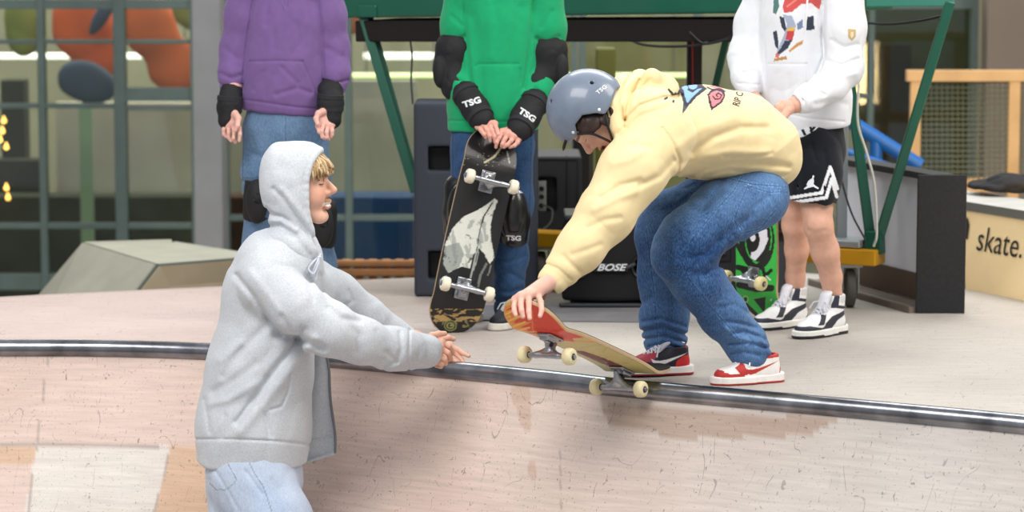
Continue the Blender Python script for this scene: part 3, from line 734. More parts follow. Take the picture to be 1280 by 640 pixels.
# ------------------------------------------------------------------ speakers and cases
GRY = mat('speaker_grille', srgb(60, 65, 75), 0.85, noise=0.06, nscale=300, bump=0.4, bscale=500)
def speaker_tall():
    Y = 11.3; s = empty('loudspeaker', (P(595, 360, Y)[0], Y, 0), 'large slate grey loudspeaker behind the person in green', 'loudspeaker')
    f = rbox((P(517, 250, Y) + P(673, 250, Y)) / 2 + A(0, 0.15, 0), ((673 - 517) / 2 * mpp(Y), 0.15, 122 * mpp(Y)), 0.012)
    for (x0, y0, x1, y1) in ((535, 183, 563, 214), (535, 314, 563, 350)):
        c = P((x0 + x1) / 2, (y0 + y1) / 2, Y); f = cut(f, rbox(c, ((x1 - x0) / 2 * mpp(Y), 0.1, (y1 - y0) / 2 * mpp(Y)), 0.006), 0.012)
    c = P(595, 250, Y); lo, hi = c - A(0.3, 0.05, 0.45), c + A(0.3, 0.55, 0.45)
    sculpt('cabinet', f, lo, hi, 0.006, GRY, s, smooth_it=1)
    for (x0, y0, x1, y1) in ((535, 183, 563, 214), (535, 314, 563, 350)):
        b = MB(); boxpx(b, x0 + 1, y0 + 1, x1 - 1, y1 - 1, Y + 0.085, 0.01, 0.001); b.build('port', M_BLACK, s)
    for x in (537, 652):
        for dy in (0.06, 0.25):
            c = P(x, 371, Y + dy); r = 0.02; c[2] = r; b = MB(); b.lathe(c - A(0.01, 0, 0), (1, 0, 0), [(0, r * .8), (0.004, r), (0.016, r), (0.02, r * .8)], 16); b.box(c + A(0, 0, 0.02), (0.03, 0.03, 0.02)); b.build('caster', M_BLACK, s)
speaker_tall()
def monitor_case():
    Y = 12.0; s = empty('powered_monitor', (P(698, 290, Y)[0], Y, P(698, 291, Y)[2]), 'dark grey powered monitor with a recessed socket panel, seen from behind', 'monitor')
    c = (P(652, 243, Y) + P(727, 243, Y)) / 2
    f = rbox(c + A(0, 0.2, 0), (38 * mpp(Y), 0.2, 48 * mpp(Y)), 0.012)
    f = cut(f, rbox(c, (32 * mpp(Y), 0.012, 43 * mpp(Y)), 0.004), 0.003)
    rc = P(684, 243, Y); f = cut(f, rbox(rc, (12 * mpp(Y), 0.08, 22 * mpp(Y)), 0.015), 0.006)
    sculpt('cabinet', f, c - A(0.2, 0.03, 0.22), c + A(0.2, 0.45, 0.22), 0.005, mat('monitor_grey', srgb(50, 52, 57), 0.6), s)
    b = MB(); boxpx(b, 672, 226, 683, 265, Y + 0.03, 0.04, 0.004); o = b.build('socket_panel', mat('panel_silver', srgb(170, 176, 176), 0.5), s)
    b = MB()
    for (x, y) in ((677, 236), (677, 246), (677, 257)): b.lathe(P(x, y, Y + 0.028), (0, -1, 0), [(0, 0.011), (0.006, 0.01)], 12)
    b.build('socket', M_BLACK, o)
    b = MB(); b.tube(spline([P(678, 256, Y + 0.02), P(690, 262, Y - 0.03), P(688, 278, Y - 0.04), P(674, 290, Y - 0.02)], 6), 0.004, 8); b.build('cord', mat('cord_grey', srgb(110, 116, 116), 0.5), s, smooth=True)
    b = MB(); b.box(P(708, 243, Y + 0.01), (0.005, 0.006, 0.33)); b.build('slot', M_BLACK, s)
monitor_case()
def bass_speaker():
    Y = 10.95; mp_ = mpp(Y); cx = P(763, 388, Y)[0]
    s = empty('bass_loudspeaker', (cx, Y + 0.2, 0), 'black bass loudspeaker with a bow-tie grille bar behind the reaching arm', 'loudspeaker')
    # plan outline, front bowed
    W = 63 * mp_; H = 108 * mp_
    f = lambda X: smax(smax(np.abs(X[:, 0] - cx) - (W - 0.25 * np.maximum(X[:, 1] - Y - 0.05, 0)) , np.abs(X[:, 2] - H / 2 - 0.012) - (H / 2 - 0.006), 0.02), smax((Y - X[:, 1]) - 0.0 + 1.6 * (X[:, 0] - cx) ** 2, X[:, 1] - Y - 0.30, 0.02), 0.02)
    g = f
    for sx in (-1, 1):
        c = A(cx + sx * 41 * mp_, Y + 0.03, H * 0.47); g = cut(g, cap(c - A(0, 0.08, 0), c + A(0, 0.12, 0), 0.041), 0.006)
    lo, hi = A(cx - 0.25, Y - 0.05, -0.02), A(cx + 0.25, Y + 0.48, H + 0.05)
    sculpt('cabinet', g, lo, hi, 0.005, mat('bass_black', srgb(20, 20, 22), 0.75, bump=0.5, bscale=400), s)
    MR = mat('bass_trim', srgb(52, 54, 58), 0.45)
    for sx in (-1, 1):
        c = A(cx + sx * 41 * mp_, Y + 0.012, H * 0.47); b = MB(); b.lathe(c + A(0, 0.03, 0), (0, -1, 0), [(0, 0.040), (0.03, 0.046), (0.035, 0.045), (0.03, 0.038), (0.0, 0.034)], 30); b.build('port_ring', MR, s, smooth=True)
        b = MB(); b.bar(A(cx + sx * 31 * mp_, Y - 0.004, H * 0.47 + 0.016), A(cx + sx * 20 * mp_, Y - 0.004, H * 0.47), 0.012, 0.05, up=(0, 1, 0), bev=0.003); b.build('bow_bracket', MR, s)
    b = MB(); b.box((cx, Y - 0.006, H * 0.47), (44 * mp_, 0.02, 0.034), bev=0.004); pl = b.build('name_plate', mat('plate_black', srgb(34, 34, 36), 0.5), s)
    V, Fc = text_tris('BOSE', 0.03, 0.35); V = np.stack([cx + V[:, 0] * 0.034 * 1.35, np.full(len(V), Y - 0.0172), H * 0.47 + V[:, 1] * 0.036], 1)
    mk('lettering', V, Fc, mat('letter_white', srgb(225, 228, 232), 0.5), pl, smooth=False)
    b = MB(); b.box((cx, Y + 0.0, 0.008), (2 * W + 0.01, 0.03, 0.014), bev=0.004); b.box((cx, Y + 0.16, 0.006), (2 * W - 0.08, 0.26, 0.012), bev=0.003); b.build('base_rim', MR, s)
    b = MB(); b.box((cx, Y + 0.16, H + 0.014), (2 * W - 0.03, 0.28, 0.02), bev=0.008); b.build('top_plate', MR, s)
bass_speaker()
def case(name, x0, y0, x1, Y, dep, m, label, cat):
    p0 = P(x0, y0, Y); p1 = P(x1, y0, Y); cx = (p0[0] + p1[0]) / 2; W = p1[0] - p0[0]; H = p0[2]
    s = empty(name, (cx, Y + dep / 2, 0), label, cat)
    b = MB(); b.box((cx, Y + dep / 2, H / 2 + 0.004), (W, dep, H - 0.012), bev=0.008); b.build('body', m, s)
    b = MB()
    for sx in (-1, 1): b.box((cx + sx * (W / 2 - 0.008), Y - 0.002, H / 2), (0.018, 0.012, H - 0.004), bev=0.003)
    for zz in (0.012, H - 0.01): b.box((cx, Y - 0.002, zz), (W, 0.012, 0.018), bev=0.003)
    b.build('edge_strip', mat('edge_dark', srgb(50, 52, 56), 0.5), s)
    b = MB(); b.box((cx, Y - 0.004, H * 0.55), (0.12, 0.008, 0.06), bev=0.003); b.tube([A(cx - 0.04, Y - 0.016, H * .55), A(cx + 0.04, Y - 0.016, H * .55)], 0.006, 8); b.build('handle', M_BLACK, s)
case('flight_case', 838, 258, 950, 10.9, 0.18, mat('case_black', srgb(26, 27, 30), 0.7), 'black flight case behind the bent knees in blue jeans', 'case')
case('flight_case', 958, 205, 992, 10.82, 0.14, mat('case_grey', srgb(62, 64, 68), 0.7), 'narrow dark grey case behind the green skateboard', 'case')
# small wooden planks standing behind
for i, (x0, x1, y0, c_) in enumerate([(783, 794, 226, (190, 140, 96)), (795, 810, 222, (214, 196, 170))]):
    b = MB(); p0 = P(x0, y0, 12.1); p1 = P(x1, y0, 12.1); b.box(((p0[0] + p1[0]) / 2, 12.1, p0[2] / 2), (p1[0] - p0[0], 0.03, p0[2]), bev=0.003)
    tag(b.build('wooden_plank', mat('plank%d' % i, srgb(*c_), 0.6, noise=0.1, nscale=12)), ['orange brown plank standing behind the yellow sleeve', 'pale plank standing next to the blue knee'][i], 'plank')

# open box with a black end panel
bx = empty('open_box', G(1175, 392) + A(0, 0.3, 0), 'long open box with pale grey inner side and black end panel', 'box')
e0 = G(1145, 392); hgt = P(1150, 219, e0[1])[2]
MBK = mat('end_black', srgb(36, 37, 40), 0.85, noise=0.15, nscale=60, bump=0.4, bscale=150)
b = MB(); e1 = G(1207, 393); b.box(((e0[0] + e1[0]) / 2, e0[1] + 0.012, hgt / 2), (e1[0] - e0[0], 0.024, hgt), bev=0.003); b.build('end_panel', MBK, bx)
dv = A(-0.30, 0.85, 0); b0 = A(e0[0] + 0.05, e0[1] + 0.03, 0); Rb = np.stack([unit(dv), unit(A(-dv[1], dv[0], 0)), A(0, 0, 1)], 1); Lb = np.linalg.norm(dv)
b = MB(); b.box(b0 + dv / 2 + A(0.06, 0, hgt / 2), (Lb, 0.02, hgt - 0.03), Rb); b.build('back_panel', mat('pale_grey_panel', srgb(222, 225, 236), 0.6, noise=0.06, nscale=3), bx)
b = MB(); b.box(b0 + dv / 2 + A(0.0, 0, 0.012), (Lb, 0.16, 0.024), Rb); b.build('bottom_panel', mat('brown_board', srgb(118, 106, 96), 0.7, noise=0.2, nscale=8), bx)
b = MB(); b.box(b0 + dv / 2 + A(0.045, 0, 0.08), (Lb, 0.012, 0.1), Rb); b.build('kick_strip', mat('brown_strip', srgb(88, 72, 58), 0.7), bx)
b = MB(); b.box(b0 + dv / 2 + A(0.05, 0, hgt - 0.012), (Lb, 0.10, 0.026), Rb, bev=0.003); b.build('top_strip', mat('strip_black', srgb(46, 48, 50), 0.6), bx)
b = MB(); b.box(b0 + dv / 2 + A(-0.07, 0, 0.012), (Lb, 0.012, 0.03), Rb); b.build('edge_strip', mat('worn_metal', srgb(170, 166, 160), 0.4, 0.6), bx)

# banner ramp on the right
kr = empty('kicker_ramp', G(1250, 368), 'low ramp with a lit cream side printed with black writing', 'ramp')
zt = 0.345
a0, a1 = G(1207, 361), G(1290, 378); a0 = a0 + (a0 - a1) * 0.0; ext = (a1 - a0); a1 = a0 + ext * 4
up_ = A(0, 0.10, zt)
nrm = unit(np.cross(a1 - a0, up_))
BMAT = mat('cream_board', srgb(240, 214, 164), 0.5, noise=0.08, nscale=3)
def quad_slab(pts, th, name, m, parent):
    n_ = unit(np.cross(pts[1] - pts[0], pts[2] - pts[1])) * th; q = list(pts) + [p - n_ for p in pts]
    return mk(name, np.array(q), [(0, 1, 2, 3), (7, 6, 5, 4), (0, 4, 5, 1), (1, 5, 6, 2), (2, 6, 7, 3), (3, 7, 4, 0)], m, parent, smooth=False)
quad_slab([a0, a1, a1 + up_, a0 + up_], 0.02, 'side_board', BMAT, kr)
quad_slab([a0 + up_, a1 + up_, a1 + up_ + A(0.05, 0.62, 0), a0 + up_ + A(0.05, 0.62, 0)], 0.03, 'deck_board', mat('kicker_deck', srgb(186, 184, 178), 0.6, noise=0.08), kr)
b = MB(); b.bar(a0 + up_ + nrm * 0.006 - A(0, 0, .012), a1 + up_ + nrm * 0.006 - A(0, 0, .012), 0.012, 0.035); b.build('edge_trim', mat('edge_grey', srgb(96, 98, 92), 0.5), kr)
V, Fc = text_tris('skate.', 0.0, 0.35); u_ = unit(a1 - a0); v_ = unit(up_)
if nrm[1] > 0: nrm = -nrm
o0 = a0 + u_ * 0.245 + v_ * 0.215 + nrm * 0.004
V = o0 + np.outer(V[:, 0] * 0.165 * 0.85, u_) + np.outer(V[:, 1] * 0.15, v_); mk('lettering', V, Fc, mat('ink_black', srgb(40, 36, 32), 0.6), kr, smooth=False)
# round leaf mark before the word
pts = [(0.0, 0.0), (0.012, 0.035), (0.0, 0.06), (-0.03, 0.07), (-0.06, 0.05), (-0.07, 0.01), (-0.05, 0.005), (-0.03, -0.02), (-0.01, -0.03)]
o1 = a0 + u_ * 0.035 + v_ * 0.235 + nrm * 0.004
mk('mark', np.array([o1 + u_ * x * 0.8 + v_ * y for x, y in pts]), [list(range(len(pts)))], mat('ink_black', srgb(40, 36, 32), 0.6), kr, smooth=False)
l_ = bpy.data.lights.new('kicker_lamp', 'AREA'); l_.energy = 38; l_.size = 0.5; l_.color = (1.0, 0.72, 0.35); lo_ = bpy.data.objects.new('kicker_lamp', l_); COL.objects.link(lo_)
lo_.location = a0 + A(0.9, -1.0, 0.25); lo_.rotation_euler = (Vector(a0 + A(0.5, 0.2, 0.15)) - Vector(lo_.location)).to_track_quat('-Z', 'Y').to_euler()
# clothes pile on the kicker deck
Yc = 12.0
f = wrinkle(union(0.03, ell(P(1240, 236, Yc), (0.10, 0.12, 0.022)), ell(P(1262, 232, Yc), (0.09, 0.12, 0.035)), ell(P(1290, 236, Yc), (0.12, 0.12, 0.03))), 0.008, (10, 10, 10), 4)
c = P(1258, 236, Yc); cl_ = sculpt('jacket', f, c - A(0.35, 0.25, 0.1), c + A(0.35, 0.25, 0.1), 0.006, mat('black_cloth', srgb(34, 34, 38), 0.9), None)
cl_.location.z = zt + 0.002; tag(cl_, 'crumpled black jacket lying on top of the low ramp', 'jacket')

# wooden frame with wire mesh
Yw = 14.5
ws = empty('mesh_screen', (P(1207, 240, Yw)[0], Yw, FLOORZ), 'pine framed wire mesh screen standing before the brown wall', 'screen')
def post(x0, x1, y0, bot=FLOORZ, Y=Yw):
    p0 = P(x0, y0, Y); p1 = P(x1, y0, Y); b = MB(); b.box(((p0[0] + p1[0]) / 2, Y, (p0[2] + bot) / 2), (p1[0] - p0[0], 0.05, p0[2] - bot), bev=0.003); b.build('post', M_WOOD, ws)
post(1138, 1151, 100); post(1261, 1275, 100); post(1385, 1400, 100)
b = MB(); boxpx(b, 1134, 88, 1404, 102, Yw - 0.03, 0.07, 0.003); b.build('top_rail', M_WOOD, ws)
b = MB(); boxpx(b, 1151, 222, 1385, 240, Yw, 0.04, 0.003); b.build('bottom_rail', M_WOOD, ws)
b = MB()
for x in np.arange(1151, 1385, 6.6): b.tube([P(x, 102, Yw), P(x, 224, Yw)], 0.0032, 4)
for y in np.arange(103, 224, 6.6): b.tube([P(1151, y, Yw), P(1385, y, Yw)], 0.0032, 4)
b.build('wire_mesh', mat('wire', srgb(104, 106, 86), 0.6), ws)
b = MB(); p0 = P(1040, 138, 13.4); p1 = P(1150, 207, 13.4); b.tube([p0, p1], 9 * mpp(13.4), 16); b.tube([P(1036, 182, 13.3), P(1150, 222, 13.3)], 5 * mpp(13.4), 12); q_ = P(1095, 172, 13.4); b.tube([q_, A(q_[0], q_[1], FLOORZ)], .03, 12)
tag(b.build('blue_slide', mat('blue_plastic', srgb(30, 100, 176), 0.4), smooth=True), 'bright blue slanting tube rail behind the green legs', 'rail')

q = [G(545, 401), G(842, 404), G(838, 384), G(560, 383)]
mt = mk('floor_mat', np.array([v + A(0, 0, .006) for v in q] + [v + A(0, 0, .0005) for v in q]), [(0, 1, 2, 3), (7, 6, 5, 4), (0, 4, 5, 1), (1, 5, 6, 2), (2, 6, 7, 3), (3, 7, 4, 0)], mat('mat_grey', srgb(122, 120, 122), .9, noise=.15, nscale=8), None, smooth=False)
tag(mt, 'thin dark grey mat under the black bass loudspeaker', 'mat')
bpy.data.objects['bass_loudspeaker'].location.z += .0065
# ------------------------------------------------------------------ builders shared by the people
LOGP = []
_cap0 = cap
def cap(a, b, ra, rb=None, sq=None):
    s_ = 1.0 if sq is None else max(1.0, 1.0 / sq[1]); LOGP.append((np.asarray(a, float), ra * s_)); LOGP.append((np.asarray(b, float), (ra if rb is None else rb) * s_))
    return _cap0(a, b, ra, rb, sq)
_ell0 = ell
def ell(c, r, R=None):
    LOGP.append((np.asarray(c, float), float(max(r)))); return _ell0(c, r, R)
def logbox(pad=0.02):
    lo = np.min([p - r for p, r in LOGP], axis=0) - pad; hi = np.max([p + r for p, r in LOGP], axis=0) + pad; LOGP.clear(); return lo, hi
def C(pts, sq=None, k=0.03):
    return chain([P(p[0], p[1], p[2]) for p in pts], [p[3] * mpp(p[2]) for p in pts], k, sq)
def sc(name, f, h, m, parent, color=None, it=1, pad=0.02, label=None):
    lo, hi = logbox(pad); return sculpt(name, f, lo, hi, h, m, parent, color, it, True, label)
def sc_local(name, f, h, m, parent, M, color=None, it=1, pad=0.006):
    lo, hi = logbox(pad); V, Q = surface(f, lo, hi, h); V = relax(V, Q, it, 0.45); c = color(V) if color else None
    W = V @ M[:3, :3].T + M[:3, 3]; return mk(name, W, Q, m, parent, col=c)
def frame(fwd, up, o, s=1.0):
    """4x4: x = fwd, z close to up"""
    x = unit(fwd); z = unit(np.asarray(up, float) - x * np.dot(up, x)); y = np.cross(z, x); M = np.eye(4)
    M[:3, 0] = x * s; M[:3, 1] = y * s; M[:3, 2] = z * s; M[:3, 3] = o; return M
def frame_up(up, fwd, o, s=1.0):
    z = unit(up); x = unit(np.asarray(fwd, float) - z * np.dot(fwd, z)); y = np.cross(z, x); M = np.eye(4)
    M[:3, 0] = x * s; M[:3, 1] = y * s; M[:3, 2] = z * s; M[:3, 3] = o; return M

# ---- skin
def skin_mat(name, c):
    m = mat(name, c, 0.5, attr=True, noise=0.05, nscale=60, spec=0.35); b = m.node_tree.nodes['Principled BSDF']
    b.inputs['Subsurface Weight'].default_value = 0.12; b.inputs['Subsurface Radius'].default_value = (0.01, 0.004, 0.002); return m
SKIN_A = lin(226, 176, 152); SKIN_P = lin(204, 128, 110)
def _head(nr=1.0):
    base = union(0.03, ell((-.014, 0, .034), (.100, .078, .086)), ell((.030, 0, -.030), (.058, .060, .080)))
    base = union(0.02, base, cap((.072, -.012, -.099), (.072, .012, -.099), .0185),
                 *[cap((-.005, s * .052, -.050), (.058, s * .020, -.100), .016, .015) for s in (-1, 1)],
                 *[ell((.056, s * .036, -.030), (.030, .025, .030)) for s in (-1, 1)])
    base = union(0.012, base, *[cap((.080, s * .012, .032), (.062, s * .046, .030), .010, .008) for s in (-1, 1)])
    base = cut(base, union(0.002, *[ell((.101, s * .033, .011), (.022, .018, .013)) for s in (-1, 1)]), 0.012)
    base = union(0.003, base, *[ell((.070, s * .031, .010), (.0145, .0155, .0125)) for s in (-1, 1)])
    nose = union(0.010, cap((.086, 0, .020), (.113, 0, -.012), .007, .0105), cap((.092, -.013, -.020), (.092, .013, -.020), .009), cap((.108, 0, -.018), (.088, 0, -.03), .007, .005))
    base = union(0.010, base, nose)
    lips = union(0.004, cap((.094, -.016, -.050), (.094, .016, -.050), .0075), cap((.092, -.014, -.066), (.092, .014, -.066), .008),
                 cap((.090, 0, -.048), (.080, .024, -.050), .006, .004), cap((.090, 0, -.048), (.080, -.024, -.050), .006, .004))
    base = union(0.008, base, lips)
    base = cut(base, union(0.002, cap((.104, -.021, -.0575), (.104, .021, -.0575), .0044), cap((.098, .020, -.0575), (.074, .034, -.050), .0045, .002), cap((.098, -.020, -.0575), (.074, -.034, -.050), .0045, .002)), 0.003)
    for s in (-1, 1):
        ear = cut(ell((-.008, s * .080, -.002), (.019, .010, .032)), ell((-.004, s * .088, .002), (.010, .007, .020)), 0.004)
        base = union(0.006, base, ear)
    neck = cap((-.020, 0, -.050), (-.036, 0, -.17), .056 * nr, .060 * nr)
    return union(0.025, base, neck)
def head_color(brow, stache=None, teeth=True, skin=SKIN_A, pink=SKIN_P, hair=None):
    def f(V):
        x, y, z = V.T; ay = np.abs(y); c = np.tile(skin, (len(V), 1)); n = wav(V.astype(np.float32), 25, 3)
        def mix(m, col, a): m = np.clip(m * a, 0, 1)[:, None]; c[:] = c * (1 - m) + np.asarray(col) * m
        mix(np.exp(-(((x - .07) / .03) ** 2 + ((ay - .045) / .02) ** 2 + ((z + .02) / .02) ** 2)), pink, 0.55)
        mix(np.exp(-(((x - .11) / .015) ** 2 + (y / .015) ** 2 + ((z + .015) / .012) ** 2)), pink, 0.5)
        mix(np.exp(-(((ay - .086) / .010) ** 2 + (z / .03) ** 2 + ((x + .006) / .02) ** 2)), pink, 0.5)
        lip = (x > .07) & (ay < .024) & (np.abs(z + .0575) < .0135); mix(lip, lin(196, 118, 108), 0.6)
        mouth = (x > .068) & (ay < .027) & (np.abs(z + .0575 - .2 * np.clip(ay - .016, 0, 1)) < .0062)
        mix(mouth, lin(238, 232, 222) if teeth else lin(120, 60, 56), 1.0)
        mix((x > .06) & (ay > .012) & (ay < .052) & (np.abs(z - .034 - .08 * (.03 - np.abs(ay - .03))) < .0045), brow, 0.75)
        eye = (x > .066) & (np.abs(ay - .032) < .014) & (np.abs(z - .0085) < .0022); mix(eye, lin(70, 46, 36), 0.9)
        if stache is not None: mix((x > .082) & (ay < .028 - 0.2 * np.abs(z + .038)) & (np.abs(z + .0395 + .15 * ay) < .0065) & (n > -.5), stache, 0.8)
        if hair is not None: mix((z > .045 - .35 * np.clip(x, -.1, .04)) & (x < .055), hair, 1.0)
        return c
    return f
# ---- hand traced from joints: each finger = knuckle, joint, joint, tip
def hand(wrist, knuckles, fingers, thumb, s=1.0, wr=0.026, kn=0.0125):
    """all points in world space; fingers: list of 3-point lists; thumb: base, joint, joint, tip"""
    rk = kn * s
    palm = [cap(wrist, k, wr * s * 0.72, rk) for k in knuckles]
    for a, b in zip(knuckles[:-1], knuckles[1:]): palm.append(cap(a, b, rk))
    palm.append(cap(np.asarray(wrist) * .7 + thumb[0] * .3, thumb[1], .016 * s, .0125 * s))
    pf = union(0.012 * s, *palm)
    fs = []
    for k, fg in zip(knuckles, fingers):
        pts = [k] + list(fg); rad = [.0092 * s, .0088 * s, .0080 * s, .0068 * s]; fs.append(chain(pts, rad[:len(pts)], 0.003))
    fs.append(chain(list(thumb), [.0125 * s, .0115 * s, .0105 * s, .0085 * s][:len(thumb)], 0.004))
    def g(X):
        d = fs[0](X)
        for q in fs[1:]: d = smin(d, q(X), 0.0012)
        return smin(pf(X), d, 0.006 * s)
    return g
def skin_color(V, base=SKIN_A, pink=SKIN_P):
    n = wav(V.astype(np.float32), 22, 5)[:, None] * 0.5 + 0.5; return base * (1 - n * 0.28) + pink * n * 0.28
def body_mesh(parent, pieces, skin=SKIN_A, name='skin_pale'):
    """pieces: (sdf, lo/hi or None, voxel, colour fn or None, transform or None) joined into one body mesh"""
    Vs, Qs, Cs, n = [], [], [], 0
    for f, box, h, cf, M in pieces:
        V, Q = surface(f, box[0], box[1], h); V = relax(V, Q, 1, 0.4); c = cf(V) if cf else skin_color(V, skin)
        if M is not None: V = V @ M[:3, :3].T + M[:3, 3]
        Vs.append(V); Qs.append(Q + n); Cs.append(c); n += len(V)
    return mk('body', np.concatenate(Vs), np.concatenate(Qs), skin_mat(name, skin), parent, col=np.concatenate(Cs))
def piece(f, h, cf=None, M=None, pad=0.01):
    return (f, logbox(pad), h, cf, M)

# ---- cloth materials
def cloth(name, c, noise=0.04, bump=0.25, bscale=700, sheen=0.15, attr=False, nscale=40):
    return mat(name, c, 0.92, noise=noise, nscale=nscale, bump=bump, bscale=bscale, sheen=sheen, spec=0.15, attr=attr)
def denim(name, base, wear, scale=3.0):
    m = bpy.data.materials.new(name); m.use_nodes = True; N = m.node_tree.nodes; L = m.node_tree.links; b = N['Principled BSDF']
    b.inputs['Roughness'].default_value = 0.9; b.inputs['Specular IOR Level'].default_value = 0.15; b.inputs['Sheen Weight'].default_value = 0.1
    tc = N.new('ShaderNodeTexCoord'); n1 = N.new('ShaderNodeTexNoise'); n1.inputs['Scale'].default_value = scale; n1.inputs['Detail'].default_value = 5
    n2 = N.new('ShaderNodeTexNoise'); n2.inputs['Scale'].default_value = 260; n2.inputs['Detail'].default_value = 4
    mp = N.new('ShaderNodeMapping'); mp.inputs['Scale'].default_value = (1, 1, 0.35); L.new(tc.outputs['Object'], n1.inputs['Vector']); L.new(tc.outputs['Object'], mp.inputs['Vector']); L.new(mp.outputs[0], n2.inputs['Vector'])
    ad = N.new('ShaderNodeMath'); ad.operation = 'MULTIPLY_ADD'; ad.inputs[1].default_value = 0.55; L.new(n2.outputs['Fac'], ad.inputs[0]); L.new(n1.outputs['Fac'], ad.inputs[2])
    mr = N.new('ShaderNodeMapRange'); mr.inputs['From Min'].default_value = 0.55; mr.inputs['From Max'].default_value = 1.0; L.new(ad.outputs[0], mr.inputs['Value'])
    mx = N.new('ShaderNodeMix'); mx.data_type = 'RGBA'; L.new(mr.outputs[0], mx.inputs['Factor']); mx.inputs['A'].default_value = (*base, 1); mx.inputs['B'].default_value = (*wear, 1)
    at = N.new('ShaderNodeAttribute'); at.attribute_name = 'Col'; vm = N.new('ShaderNodeVectorMath'); vm.operation = 'MULTIPLY'
    L.new(mx.outputs['Result'], vm.inputs[0]); L.new(at.outputs['Color'], vm.inputs[1]); L.new(vm.outputs[0], b.inputs['Base Color'])
    bp = N.new('ShaderNodeBump'); bp.inputs['Strength'].default_value = 0.3; bp.inputs['Distance'].default_value = 0.002; L.new(n2.outputs['Fac'], bp.inputs['Height']); L.new(bp.outputs[0], b.inputs['Normal'])
    return m
def seams(lines, dark=0.72, light=1.25, wpx=0.9, fades_and_folds=()):
    """denim tint: seam lines traced in the photograph's frame on the near side"""
    def f(V):
        px, py = proj(V); c = np.ones((len(V), 3))
        for ln, wf, am in fades_and_folds: c *= (1 + am * np.exp(-(seg2(px, py, ln) / wf) ** 2))[:, None]
        for ln in lines:
            d = seg2(px, py, ln); c[(d < wpx * .8)] *= dark; dash = np.sin((px * 1.1 + py * 1.7) * 1.35) > -.35; c[(d >= wpx * 1.1) & (d < wpx * 2.1) & dash] *= light
        return c
    return f
BLACK_PAD = mat('pad_black', srgb(26, 26, 29), 0.75, noise=0.15, nscale=30, bump=0.4, bscale=300)
SHELL_PAD = mat('pad_shell', srgb(20, 20, 22), 0.3, coat=0.3)
M_LET = mat('letter_white', srgb(225, 228, 232), 0.5)

